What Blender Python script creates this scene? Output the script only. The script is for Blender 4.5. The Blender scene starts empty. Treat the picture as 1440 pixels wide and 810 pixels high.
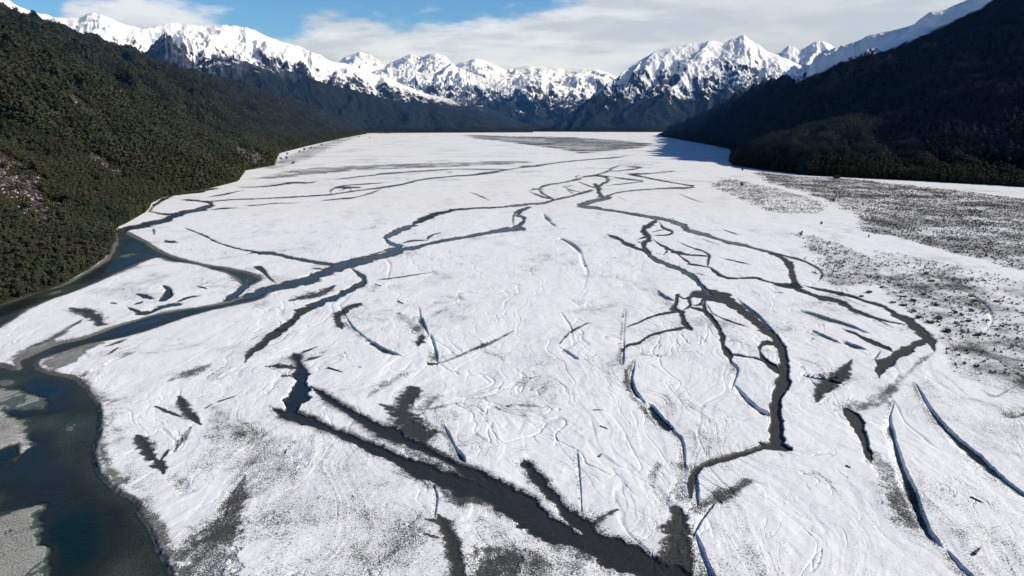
import bpy, math, random
import numpy as np
from mathutils import Vector
random.seed(7); RNG = np.random.default_rng(11)
scene = bpy.context.scene
COL = scene.collection
R = math.radians

# ------------------------------------------------------------------ viewpoint
H = 100.0; F = 960.0; HORIZON = 170.0
P = math.atan((405 - HORIZON) / F); CP, SP = math.cos(P), math.sin(P)
SUN_AZ, SUN_EL = R(92), R(30.5)
SUN_DIR = Vector((math.sin(SUN_AZ)*math.cos(SUN_EL), math.cos(SUN_AZ)*math.cos(SUN_EL), math.sin(SUN_EL)))

def ray(u, v):
    a = (np.asarray(u, float) - 720) / F; b = (405 - np.asarray(v, float)) / F
    return a, CP + b*SP, -SP + b*CP
def ground(u, v):
    """surveyed map position (x, y) on the valley floor"""
    x, y, z = ray(u, v); k = -H / z
    return x*k, y*k
def at(u, v, Y):
    x, y, z = ray(u, v); k = Y / y
    return x*k, Y + 0*k, H + z*k
def to_uv(x, y, z):
    zc = y*CP - (z-H)*SP; yc = y*SP + (z-H)*CP
    zc = np.maximum(zc, 1e-3)
    return 720 + F*x/zc, 405 - F*yc/zc

# ------------------------------------------------------------------ noise
_perm = RNG.permutation(1024).astype(np.int32); _perm = np.concatenate([_perm, _perm])
_ang = RNG.random(1024)*2*np.pi; _gx = np.cos(_ang).astype(np.float32); _gy = np.sin(_ang).astype(np.float32)
def pn(x, y, seed=0):
    x = np.asarray(x, np.float32) + np.float32(seed*17.31); y = np.asarray(y, np.float32) - np.float32(seed*9.77)
    xi = np.floor(x).astype(np.int32); yi = np.floor(y).astype(np.int32)
    fx = x - xi; fy = y - yi
    xi &= 1023; yi &= 1023; x1 = (xi+1) & 1023; y1 = (yi+1) & 1023
    def g(a, b, dx, dy):
        h = _perm[_perm[a] + b]
        return _gx[h]*dx + _gy[h]*dy
    u = fx*fx*fx*(fx*(fx*6-15)+10); w = fy*fy*fy*(fy*(fy*6-15)+10)
    n00 = g(xi, yi, fx, fy); n10 = g(x1, yi, fx-1, fy); n01 = g(xi, y1, fx, fy-1); n11 = g(x1, y1, fx-1, fy-1)
    a = n00 + u*(n10-n00); b = n01 + u*(n11-n01)
    return (a + w*(b-a))*1.5
def fbm(x, y, o=4, seed=0, gain=.5):
    s = 0; a = 1.0
    for i in range(o):
        s = s + a*pn(x, y, seed+i); x = x*2.03; y = y*2.03; a *= gain
    return s
def ridged(x, y, o=5, seed=0, gain=.5):
    s = 0; a = 1.0; w = 1.0
    for i in range(o):
        n = 1 - np.abs(pn(x, y, seed+i)); n = n*n*w
        s = s + a*n; w = np.clip(n*1.6, 0, 1); x = x*2.07; y = y*2.07; a *= gain
    return s
def sm(a, b, x):
    t = np.clip((x-a)/(b-a), 0, 1); return t*t*(3-2*t)

# ------------------------------------------------------------------ mesh / material helpers
def mesh_np(name, verts, faces, mat=None, attrs=None, smooth=True):
    me = bpy.data.meshes.new(name)
    verts = np.ascontiguousarray(verts, np.float32); faces = np.ascontiguousarray(faces, np.int32)
    n, k = faces.shape
    me.vertices.add(len(verts)); me.vertices.foreach_set('co', verts.ravel())
    me.loops.add(n*k); me.loops.foreach_set('vertex_index', faces.ravel())
    me.polygons.add(n); me.polygons.foreach_set('loop_start', np.arange(0, n*k, k, dtype=np.int32))
    me.polygons.foreach_set('use_smooth', np.full(n, smooth, bool))
    me.update(calc_edges=True)
    for nm, arr in (attrs or {}).items():
        at_ = me.attributes.new(nm, 'FLOAT', 'POINT'); at_.data.foreach_set('value', np.ascontiguousarray(arr, np.float32).ravel())
    if mat: me.materials.append(mat)
    return me
def link(name, me, parent=None):
    o = bpy.data.objects.new(name, me); COL.objects.link(o)
    if parent: o.parent = parent
    return o
def tag(o, label=None, cat=None, group=None, kind=None):
    if label: o['label'] = label
    if cat: o['category'] = cat
    if group: o['group'] = group
    if kind: o['kind'] = kind
    return o
def grid_faces(nr, nc):
    i = np.arange(nr*nc).reshape(nr, nc)
    return np.stack([i[:-1, :-1], i[:-1, 1:], i[1:, 1:], i[1:, :-1]], -1).reshape(-1, 4)

class NT:
    def __init__(s, mat):
        mat.use_nodes = True; s.t = mat.node_tree; s.t.nodes.clear(); s.l = s.t.links
    def n(s, typ, inp=None, **kw):
        nd = s.t.nodes.new(typ)
        for k, v in kw.items(): setattr(nd, k, v)
        for k, v in (inp or {}).items():
            sock = nd.inputs[k]
            if isinstance(v, bpy.types.NodeSocket): s.l.new(v, sock)
            else: sock.default_value = v
        return nd
    def m(s, op, a, b=0.0, c=0.0, clamp=False):
        return s.n('ShaderNodeMath', {0: a, 1: b, 2: c}, operation=op, use_clamp=clamp).outputs[0]
    def attr(s, name): return s.n('ShaderNodeAttribute', attribute_name=name).outputs['Fac']
    def noise(s, vec, scale, detail=3, rough=.55, lac=2.0, dist=0.0):
        return s.n('ShaderNodeTexNoise', {'Vector': vec, 'Scale': scale, 'Detail': detail, 'Roughness': rough, 'Lacunarity': lac, 'Distortion': dist}).outputs['Fac']
    def rng(s, x, a, b, c=0.0, d=1.0, smooth=True):
        return s.n('ShaderNodeMapRange', {'Value': x, 'From Min': a, 'From Max': b, 'To Min': c, 'To Max': d}, interpolation_type='SMOOTHSTEP' if smooth else 'LINEAR').outputs['Result']
    def mix(s, f, a, b):
        nd = s.n('ShaderNodeMix', data_type='RGBA')
        for k, v in ((0, f), (6, a), (7, b)):
            if isinstance(v, bpy.types.NodeSocket): s.l.new(v, nd.inputs[k])
            elif k == 0: nd.inputs[k].default_value = v
            else: nd.inputs[k].default_value = (*v, 1)
        return nd.outputs[2]
    def out(s, surf): s.n('ShaderNodeOutputMaterial', {'Surface': surf})

# ------------------------------------------------------------------ traced channels of the river bed (survey points, width)
# W water, G dark wet gravel, S snow filled cut bank, D dry gravel showing through thin snow
STROKES = [
 # creeks out on the upper flats
 ('W', [(300,265,3),(275,270,5),(250,273,5),(236,277,6),(218,288,5),(210,297,4)]),
 ('W', [(262,281,2.5),(285,283,4),(297,287,7),(280,294,9),(255,300,9),(232,309,9),(205,316,9),(182,321,8),(168,325,8)]),
 ('W', [(210,297,3),(225,300,3),(243,301,4),(255,299,5)]),
 ('G', [(260,320,2.5),(272,325,3),(287,331,3.5),(300,338,3.5),(312,343,3),(340,351,3.5),(360,354,4)]),
 ('W', [(360,355,4),(385,357,6),(407,362,6),(435,367,6),(460,371,6),(477,375,6)]),
 ('W', [(475,375,10),(450,386,16),(425,396,17),(400,402,15),(375,408,13),(355,414,12)]),
 ('W', [(350,390,8),(343,403,12),(330,414,12),(318,422,10)]),
 ('W', [(720,322,9),(690,327,6),(660,332,6),(630,337,6),(610,341,7),(582,348,8),(560,353,8),(540,359,10),(510,366,12),(485,373,14),(470,380,15)]),
 ('W', [(547,352,7),(560,347,9),(548,341,10),(543,335,10),(553,328,9),(565,322,9),(578,317,8)]),
 ('G', [(578,317,8),(590,311,8),(598,307,10),(612,301,8),(625,298,5),(640,295,4),(665,293,3.2),(690,292,3),(720,290,3)]),
 ('W', [(720,289.5,3),(745,287,4),(765,285,4),(780,281,4),(802,276,4.5),(820,271,5),(832,267,5)]),
 ('W', [(716,323,8),(728,318,9),(736,311,8),(736,306,7),(729,302,7),(734,296,7),(744,291,5)]),
 ('G', [(722,318,5),(722,305,5),(728,297,5),(742,292,4)]),
 ('G', [(560,343,2),(580,338.5,2.2),(600,338.5,2.5)]),
 ('G', [(600,338,3.5),(606,331,3),(620,327,2)]),
 ('W', [(494,377,3),(504,384,7),(511,391,9),(507,399,9),(487,410,10),(460,421,12),(442,428,13)]),
 ('G', [(442,428,14),(425,438,13),(405,455,11),(385,470,12),(367,485,13),(352,496,10),(344,510,6)]),
 ('D', [(470,402,6),(450,412,9),(425,419,6),(408,423,3)], .9),
 ('D', [(484,370,3),(510,362,4),(545,351,3)], .85),
 ('G', [(362,375,9),(370,381,8),(378,390,4),(388,398,4)]),
 ('G', [(438,377,2),(455,379,4)]),
 ('G', [(335,263,2),(360,263,2.2),(385,261,2.8),(412,257,3),(432,257,2.5),(450,254,1.5)]),
 ('G', [(470,253,1.5),(500,249,2),(520,247,2),(545,244,2.8),(570,242,1.6),(585,241,2),(635,238,1.8),(680,238,1.5),(720,238,1.8)]),
 ('W', [(295,283,2),(330,280.5,2),(360,279.5,2.2),(410,277,2.2),(460,274,2.6),(495,269,3),(535,264,2.8),(565,259,3.2),(597,252,2.6),(635,248,2.4),(665,246,2.8),(687,243,4.2),(705,240,2.4),(730,236,2),(748,234,3.5)]),
 ('G', [(465,272,3),(467,266,3.5),(485,261,2.2),(510,259,2),(550,256,1.4)]),
 ('G', [(478,268,3),(490,264,4.5),(494,268,3)]),
 ('G', [(452,282.5,1.6),(475,280,2.2),(495,278,2.8),(510,275,2),(520,272,2.5),(535,266,3.4)]),
 ('G', [(345,289,1.6),(360,288.5,1.6),(390,286,2),(420,285,1.4)]),
 ('G', [(297,295,1.6),(315,293,2.4),(335,292,1.4)]),
 ('G', [(293,277,2),(312,274,3.2),(330,270,1.8),(345,267,1.6)]),
 ('W', [(744,234,4),(755,233,3),(782,229,2),(820,225,2),(860,222,2),(882,219,1.6)]),
 # central braids
 ('W', [(836,258,6),(841,264,10),(842,270,11),(846,276,8),(852,278,7),(838,282,7),(824,286,8),(816,289,7),(832,292,6),(860,296,4.6),(890,301,4.4),(925,307,5),(945,311,7),(958,316,9),(968,323,8),(990,330,6),(1020,339,5.5),(1050,346,5),(1080,354,5.5)]),
 ('W', [(852,277,4),(858,274,3.5),(870,270.5,2.6),(895,267.5,2.2),(932,265,2.4),(965,264,3.2),(974,262,3.5),(960,259,3),(935,255,2.8),(910,250,3),(895,247,4),(889,245,3),(910,244,1.8),(945,241,2)]),
 ('G', [(872,232,2),(858,238,3),(864,240.5,2.2),(882,239,2.4),(899,236,3.2),(884,234,2)]),
 ('W', [(857,240,3),(845,244,3.2),(836,246.5,4),(818,249.5,2.6),(812,252,3.5),(795,256,2.6),(770,260,3),(759,265,4),(762,271,4.5),(772,277,4),(780,281,4)]),
 ('G', [(812,252,3.5),(810,248.5,2.5),(815,246,1.8)]),
 ('G', [(744,269,3),(752,266,2.5),(762,266,2)]), ('G', [(744,269.5,2.5),(758,275,3.5),(778,281,3.5)]),
 ('W', [(837,246,3.5),(851,249,5),(855,254,6),(848,258,5.5),(841,263,6)]),
 ('G', [(852,247,2),(882,252,2.4),(903,255,2.6),(880,258,1.8),(852,261,1.8)]),
 ('G', [(813,255,4),(823,259.5,3.5),(836,264,4)]),
 ('G', [(792,262,2),(807,261,1.8)]), ('G', [(792,262,2),(802,267,2.6),(816,270,2.4)]), ('G', [(797,267,2),(806,272,3)]),
 ('G', [(925,307,7),(918,313,10),(908,319,11),(905,325,10),(910,331,11),(912,337,10),(906,341,9),(906,348,9),(911,356,10)]),
 ('W', [(911,356,9),(917,362,7),(928,368,6.5),(950,376,7),(963,382,7),(973,388,9),(983,399,10),(990,406,11),(997,414,14)]),
 ('G', [(927,312,4),(933,320,4.5),(945,326,4.5),(938,330,3),(918,331,3)]), ('G', [(918,326,2.5),(934,322,2.5)]),
 ('G', [(893,338,2),(906,334,3.5),(916,330,2)]), ('G', [(895,339,2),(905,344,3)]),
 ('G', [(854,329,3),(868,335,6),(882,343,7),(895,349,6),(906,353,6)]),
 ('G', [(919,337,3),(927,343,4),(937,348,4.5),(950,354,5),(965,357.5,3.4),(980,359,2.8),(996,360,3.4)]),
 ('G', [(934,346,4),(938,353,4),(932,358,2)]), ('G', [(922,356,2),(935,358,2)]),
 ('G', [(951,354,4),(957,360,3),(968,368,4),(972,371,3),(997,376,2.6),(1003,380,5),(1012,387,4.5),(1025,391,3.8),(1045,391,3),(1065,391,3),(1078,396,2.4)]),
 ('G', [(951,339,1.8),(970,347,2.4),(988,353,2.6),(997,359,4.5),(996,367,6),(995,375,5.5)]),
 ('S', [(765,302,2.4),(769,307,3),(773,312,2.4),(779,317,1.8)]),
 ('S', [(790,336,2),(800,341,2.4),(808,347,3.2),(815,355,3),(817,362,2),(820,371,3),(825,382,2),(822,398,2)]),
 ('G', [(1011,362,1.6),(1033,367,2.4),(1055,372,1.6)]), ('G', [(1015,322,1.6),(1026,326,2),(1040,331,1.4)]),
 ('G', [(989,336,1.4),(1012,345,1.8)]), ('G', [(955,272,1.4),(968,278,1.6),(988,285,1.8)]), ('G', [(870,277,1.4),(880,282,1.8)]),
 ('G', [(980,384,2),(990,387,2.4)]), ('G', [(945,307,4),(952,313,4),(960,317,5)]),
 ('G', [(660,270,1.6),(672,274,2),(688,282,2)]), ('G', [(628,244,1.5),(634,242,2)]),
 ('G', [(530,394,1.4),(560,390,1.8),(610,382,1.6)]), ('S', [(543,366,1.6),(548,373,2),(545,388,1.8)]),
 # right hand channel
 ('G', [(1080,354,6),(1097,361,8),(1107,369,12),(1112,379,13),(1115,390,13),(1118,400,14)]),
 ('G', [(1118,400,13),(1124,407,9),(1145,415,7),(1165,420,8),(1180,424,10),(1190,430,8),(1210,440,7),(1230,447,5),(1250,452,3.6),(1272,456,3)]),
 ('G', [(1230,448,3),(1256,460,1.6)]), ('G', [(1098,401,4),(1110,402,8),(1122,404,6)]),
 ('G', [(1084,354,4),(1105,360,3.5),(1128,366,3.5),(1145,374,4),(1155,382,4.5),(1156,388,4),(1151,396,2)]),
 ('G', [(1131,366,4),(1133,360,3)]),
 ('G', [(1130,401,3),(1150,406,4),(1170,410,4.5),(1200,417,5),(1220,424,5),(1242,430,6),(1257,440,10),(1275,450,11),(1290,461,15),(1302,473,18),(1310,484,13),(1314,495,6)]),
 ('G', [(1300,478,14),(1282,487,14),(1266,497,17),(1247,509,19),(1237,521,17),(1236,532,8)]),
 ('S', [(1130,437,2),(1150,443,3),(1167,449,3.4),(1190,456,3),(1212,465,2)]),
 ('G', [(1185,462,2.4),(1200,468,5),(1216,476,7),(1240,487,9),(1256,495,5)]), ('G', [(1238,494,5),(1234,500,4),(1228,507,3)]),
 ('S', [(1145,466,2),(1160,473,2.4),(1176,480,2)]), ('S', [(1187,481,2),(1200,486,3),(1212,490,2)]),
 ('G', [(997,414,24),(1012,419,18),(1028,427,15),(1042,436,16),(1057,447,15),(1070,459,14),(1080,467,13),(1091,477,15),(1099,491,16),(1102,508,16),(1102,526,20),(1100,545,22),(1092,560,20),(1090,575,17),(1092,592,18),(1092,612,22),(1092,630,23)]),
 ('S', [(1038,422,2),(1052,434,4),(1068,447,4.5),(1082,463,4)]),
 ('G', [(1092,630,20),(1075,629,14),(1052,636,11),(1018,645,9),(992,653,9),(979,662,10),(972,676,11),(971,699,9)]),
 ('G', [(990,412,6),(975,416,4),(969,421,6),(970,430,7),(960,437,5)]),
 ('G', [(953,414,9),(951,426,8),(948,434,8),(957,440,10),(961,450,7),(966,459,10),(973,465,4)]), ('G', [(953,415,8),(962,420,4),(975,415,4)]),
 ('G', [(963,460,6),(948,463,4),(932,466,4),(912,472,3.8),(898,481,4.4),(882,485,4),(874,493,8)]),
 ('G', [(955,439,5),(940,440,4),(917,445,4.4),(900,452,3.6),(882,459,2.4)]),
 ('G', [(970,432,6),(987,437,8),(995,442,9),(1004,452,7),(1011,463,7),(1016,475,9),(1017,487,9),(1025,499,11),(1028,511,5)]),
 ('G', [(1027,497,5),(1045,501,3.4),(1058,503,3),(1072,507,4),(1082,512,9),(1095,525,10)]),
 ('G', [(990,420,9),(984,428,5),(976,430,4)]), ('G', [(993,420,8),(990,430,7),(993,438,8)]),
 ('G', [(995,428,3),(1002,441,3),(1020,450,2.4),(1034,455,2),(1052,460,1.6)]),
 ('G', [(1068,494,6),(1069,487,6),(1080,482,7),(1095,486,8)]), ('G', [(1068,494,5),(1072,503,6),(1082,511,8)]),
 ('G', [(1060,391,2.6),(1085,397,3),(1105,401,3.5),(1120,405,6)]),
 ('S', [(922,408,2),(930,415,3.4),(942,421,2)]), ('S', [(792,445,1.8),(801,458,2.2),(803,467,1.8)]),
 ('D', [(827,454,2),(802,468,2.2),(787,484,2.4)], .8), ('S', [(792,492,2),(807,502,2.4)]),
 ('S', [(878,445,2),(876,470,2),(876,484,4),(875,505,4)]), ('S', [(890,515,4),(887,535,5),(892,550,6),(902,562,3)]),
 ('D', [(880,520,7),(885,550,8),(905,575,8),(922,597,6)], .6),
 ('S', [(916,573,7),(927,587,9),(939,599,8)]), ('S', [(1037,547,3),(1050,562,4.5),(1065,575,4.5),(1079,583,3)]),
 ('S', [(1028,510,3),(1036,520,4),(1030,540,3)]),
 ('D', [(1149,566,5),(1151,556,10),(1163,542,14),(1178,530,13),(1190,516,9),(1198,506,5)], 1.1),
 ('S', [(1152,528,3),(1158,531,4),(1170,530,3)]),
 ('G', [(1190,575,9),(1198,584,15),(1206,598,16),(1214,618,16),(1221,640,13),(1225,651,4)]),
 ('D', [(1195,575,12),(1225,565,16),(1250,548,12),(1290,512,7),(1315,495,5)], .42),
 ('D', [(1225,640,14),(1245,670,26),(1262,700,30),(1285,740,26)], .48),
 ('S', [(1254,570,3),(1250,586,5),(1252,604,8),(1258,625,9),(1266,652,10),(1279,684,12),(1291,718,13),(1303,745,11),(1318,763,4)]),
 ('S', [(1337,781,4),(1350,796,6),(1364,808,5),(1385,835,5)]),
 ('S', [(1291,548,3),(1304,570,5),(1322,594,6),(1345,617,7),(1372,639,8),(1396,661,7),(1420,680,5),(1445,698,4)]),
 ('S', [(1385,465,2),(1394,450,3),(1385,430,3),(1360,412,2)]), ('S', [(1425,585,5),(1445,580,7)]), ('D', [(1436,528,8),(1445,540,12)], .9),
 ('D', [(1380,548,3),(1400,557,3),(1425,545,3)], .55),
 # foreground dark channel
 ('Q', [(412,495,6),(417,503,12),(421,514,13),(424,527,20)]),
 ('W', [(424,527,20),(423,540,27),(421,552,30),(416,563,27),(410,574,22)]),
 ('Q', [(380,571,3),(392,578,7),(412,584,14),(440,594,13),(478,609,13),(515,626,14),(552,643,17),(590,660,26),(630,675,26),(670,687,26),(705,703,28),(745,728,34)]),
 ('Q', [(436,542,5),(452,553,8),(470,567,11),(490,577,12),(515,592,15),(545,608,16),(580,625,15),(618,642,13),(652,659,15),(690,680,24),(722,700,32),(748,722,36),(775,741,40),(811,758,40),(850,770,36),(890,785,32),(930,802,30),(965,825,30)]),
 ('D', [(540,612,8),(580,638,12),(620,660,14),(665,682,10)], .5),
 ('D', [(425,495,3),(445,487,3)], .9), ('D', [(374,514,3),(395,515,5),(418,516,5)], .95), ('D', [(395,528,3),(412,528,4)], .8),
 ('D', [(428,507,3),(450,500,2.5)], .7),
 ('D', [(582,546,12),(575,556,16),(568,570,18),(566,583,22),(575,598,28),(592,615,22)], 1.15),
 ('D', [(535,568,6),(552,573,10),(568,578,12)], .9),
 ('D', [(610,560,12),(590,575,14)], .45), ('D', [(640,567,6),(605,575,8)], .4),
 ('S', [(628,607,4),(640,630,6),(650,645,6)]),
 ('Q', [(736,645,8),(744,655,14),(756,672,18),(772,691,19),(788,709,19),(806,726,24),(824,744,24)]),
 ('D', [(952,718,18),(954,728,26),(952,755,31),(950,785,38),(947,812,42),(945,845,44)], 1.3),
 ('S', [(978,670,4),(979,685,7),(980,703,6)]), ('S', [(1000,712,4),(985,732,6),(976,750,6)]), ('S', [(980,757,4),(985,770,7),(992,790,8),(1003,815,8)]),
 ('D', [(1050,676,10),(1028,690,12),(1000,704,14),(978,715,14)], .55), ('D', [(830,737,5),(847,727,6),(868,716,4)], .8),
 ('D', [(925,652,10),(917,678,12),(940,708,16)], .36), ('D', [(956,655,16),(957,700,20)], .42),
 ('S', [(812,640,1.6),(813,655,2.4),(816,690,1.6),(817,718,1.4)]),
 ('S', [(946,606,3),(958,619,5),(962,650,3)]),
 ('D', [(616,725,7),(626,742,14),(634,763,17),(640,790,22),(643,820,24)], .9), ('D', [(598,732,3),(618,735,3)], .8), ('D', [(598,752,3),(616,757,4)], .8),
 ('S', [(610,686,3),(614,700,3),(612,720,2.5)]), ('D', [(620,690,8),(640,700,14),(680,702,12)], .6),
 ('D', [(660,830,30),(690,800,34),(725,785,20)], .62),
 ('D', [(345,668,6),(336,690,18),(322,720,32),(305,755,48),(290,790,64),(280,830,80)], .66),
 ('D', [(192,612,8),(198,618,12),(206,632,15),(214,646,11)], 1.2), ('D', [(217,645,8),(226,655,15),(230,666,8)], 1.25), ('D', [(237,633,3),(226,648,5)], 1.1),
 ('D', [(268,600,4),(258,615,6),(245,635,4)], .65), ('D', [(252,556,7),(258,568,13),(265,582,14),(282,597,6)], .95), ('D', [(218,571,2.5),(235,578,2.5),(255,586,4)], .9),
 ('D', [(240,670,16),(262,690,18)], .3),
 ('D', [(507,427,3),(495,431,4),(483,437,6),(473,446,8),(477,456,7),(481,462,4)], 1.0),
 ('S', [(482,440,2.4),(492,457,3),(505,469,3),(517,478,3),(524,483,5),(540,492,5),(557,498,2.4)]),
 ('S', [(588,434,3),(590,445,4),(594,456,7),(600,468,3)]), ('S', [(606,476,3),(611,492,5),(613,508,4)]),
 ('D', [(594,471,6),(592,478,11),(588,487,7)], 1.1), ('G', [(600,508,4),(606,511,4),(618,509,3.4)]),
 ('D', [(622,509,3),(645,500,3),(665,491,3),(690,481,3),(722,465,3)], .62), ('D', [(516,560,4),(528,550,7),(550,535,8),(578,520,7)], .45),
 ('D', [(560,440,8),(578,455,12),(590,470,12)], .4),
 ('D', [(100,433,6),(115,437,10),(128,442,12),(137,449,14),(141,457,11)], .95),
 ('W', [(230,401,5),(237,407,11),(234,416,13),(228,423,10)]), ('W', [(246,427,5),(236,429,7),(222,434,5),(205,441,4)]),
 ('W', [(195,413,3),(205,417,8),(213,420,6)]), ('G', [(178,430,5),(190,437,6),(200,440,6),(209,437,7)]), ('G', [(250,424,5),(265,418,3),(280,416,3)]),
 ('G', [(155,425,3),(164,427,5)]), ('G', [(276,402,4),(290,406,4)]), ('G', [(190,428,6),(200,424,5)]),
 ('D', [(150,487,5),(175,478,5)], .8), ('G', [(153,498,2.5),(166,489,3)]), ('S', [(120,527,2),(140,518,2.5),(165,504,3),(180,498,2)]),
 ('D', [(240,535,6),(270,522,10),(295,512,5)], .4), ('G', [(232,338,4),(240,340,5),(250,341,2)]),
 ('D', [(216,322,5),(217,330,4)], .7),
 ('D', [(40,490,4),(70,478,6),(95,462,5),(115,450,3)], .7),
]
RIVER = [  # outlines of the wide river on the left
 [(-60,447),(0,427),(55,409),(87,400),(130,377),(150,363),(158,346),(163,328),(172,324),(200,337),(225,352),(250,362),(287,371),(322,377),(360,386),(366,394),(346,402),(336,396),(322,386),(300,379),(275,371.5),(240,367),(217,362.5),(175,380),(140,395),(105,410),(75,420),(37,437),(10,454),(-60,490)],
 [(372,405),(360,413),(335,419),(307,427),(250,435),(215,442),(185,451),(160,458),(112,475),(75,483),(34,500),(20,507),(24,517),(0,512),(-80,505),(-160,620),(-200,900),(290,900),(262,845),(248,808),(228,768),(215,741),(201,717),(205,713),(197,702),(166,684),(150,671),(140,650),(140,626),(145,600),(142,570),(130,547),(115,534),(105,529),(75,522),(57,516),(55,507),(82,497),(120,485),(160,477),(200,467),(250,450),(300,435),(360,422),(378,412)],
]
# gravel bars inside the river: outline, height over water, paleness, thinness of snow
BARS = [
 ([(-80,535),(0,545),(25,544),(55,553),(74,565),(66,575),(45,574),(30,580),(0,574),(-80,570)], -.01, 1.0, 1.0),
 ([(-120,572),(0,572),(20,580),(36,597),(44,610),(45,626),(36,639),(15,651),(13,642),(18,624),(8,628),(-4,640),(-120,660)], .28, 1.0, .5),
 ([(-120,735),(0,717),(26,709),(54,705),(62,717),(67,732),(71,752),(79,778),(79,795),(74,815),(60,860),(-140,880)], .06, 1.0, 1.15),
 ([(120,830),(150,790),(190,775),(205,800),(195,840)], -.16, .5, 1.0),
 ([(140,640),(146,662),(165,683),(172,676),(160,655),(147,630)], .2, .6, .9),
 ([(201,716),(216,741),(230,768),(246,800),(252,800),(240,768),(226,735),(210,716)], .2, .6, .95),
 ([(57,515),(75,521),(100,514),(125,492),(150,481),(130,480),(95,490)], .12, .75, .9),
 ([(16,506),(34,500),(75,483),(70,479),(30,494),(12,503)], .25, 1.0, .95),
]
# patches: outline, amount of gravel, amount of scrub
PATCH = [
 ([(647,189.5),(713,191),(813,193),(880,198),(921,202),(907,207.5),(857,212.5),(817,216),(790,210),(713,200),(667,194.5)], .62, .3),
 ([(352,252),(400,240),(440,236),(500,232.5),(600,229),(690,226.5),(748,226),(752,229.5),(690,232.5),(600,236),(500,240),(440,246),(385,251)], .3, .85),
 ([(360,238),(395,222),(430,208),(470,196),(515,189),(470,206),(440,222),(400,236)], .3, .7),
 ([(1060,242),(1140,249),(1200,252),(1290,262),(1440,279),(1600,295),(1600,425),(1440,380),(1360,362),(1300,345),(1255,332),(1226,329),(1205,324),(1213,313),(1200,302),(1170,285),(1130,270),(1080,258)], .30, .74),
 ([(1020,250),(1080,262),(1130,275),(1166,290),(1150,300),(1100,302),(1060,290),(1000,262)], .25, .42),
 ([(1115,330),(1145,332),(1200,350),(1245,372),(1250,400),(1180,405),(1140,385),(1150,360)], .25, .58),
 ([(1240,385),(1330,380),(1390,405),(1400,450),(1380,480),(1330,475),(1290,445),(1240,412)], .3, .55),
 ([(1320,470),(1440,450),(1600,470),(1600,560),(1440,560),(1380,540),(1330,520)], .36, .42),
 ([(1215,350),(1300,362),(1440,395),(1600,440),(1600,520),(1440,500),(1380,490),(1310,450),(1250,400)], .2, .30),
 ([(290,560),(380,600),(480,640),(580,690),(610,720),(600,830),(380,850),(330,700)], .30, 0),
 ([(700,760),(760,752),(840,785),(930,815),(940,860),(700,860)], .40, 0),
 ([(150,600),(170,660),(190,690),(210,700),(200,650),(180,600),(150,560)], .34, 0),
]

def smooth_line(pts, k=6):
    p = np.array(pts, float); p = np.vstack([2*p[0]-p[1], p, 2*p[-1]-p[-2]])
    out = []
    for i in range(1, len(p)-2):
        t = np.linspace(0, 1, k, endpoint=False)[:, None]
        a, b, c, d = p[i-1], p[i], p[i+1], p[i+2]
        out.append(.5*(2*b + (c-a)*t + (2*a-5*b+4*c-d)*t*t + (3*b-a-3*c+d)*t**3))
    out.append(p[-2][None]); return np.vstack(out)

# ------------------------------------------------------------------ ground sheet (a fan of cells, finer close to the viewpoint)
cols = np.concatenate([np.linspace(-900, -60, 120, endpoint=False), np.linspace(-60, 1500, 1700, endpoint=False), np.linspace(1500, 2400, 130)])
rows = np.concatenate([np.linspace(173.5, 185, 34, endpoint=False), np.linspace(185, 330, 380, endpoint=False), np.linspace(330, 830, 760, endpoint=False), np.linspace(830, 1150, 60)])
UU, VV = np.meshgrid(cols, rows)
GX, GY = ground(UU, VV); GX = GX.astype(np.float32); GY = GY.astype(np.float32)
RD = np.hypot(GX, GY)
RELIEF = np.clip(250/RD, .1, 1).astype(np.float32)           # far channels are shallower
carve = np.zeros_like(GX); gravel = np.zeros_like(GX); scrub = np.zeros_like(GX); pale = np.zeros_like(GX); dark = np.zeros_like(GX)
WARP_A = fbm(GX*.05, GY*.05, 3, 3); WARP_B = fbm(GX*.35, GY*.35, 3, 8); WARP_C = fbm(GX*.12, GY*.12, 3, 18)
TYPE = {'W': (1.45, 1.0), 'G': (.66, 1.0), 'Q': (.6, 1.0), 'S': (1.5, 0), 'D': (.22, .8)}
def window(umin, umax, vmin, vmax):
    c0, c1 = np.searchsorted(cols, [umin, umax]); r0, r1 = np.searchsorted(rows, [vmin, vmax])
    return slice(max(r0-1, 0), r1+1), slice(max(c0-1, 0), c1+1)
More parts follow.
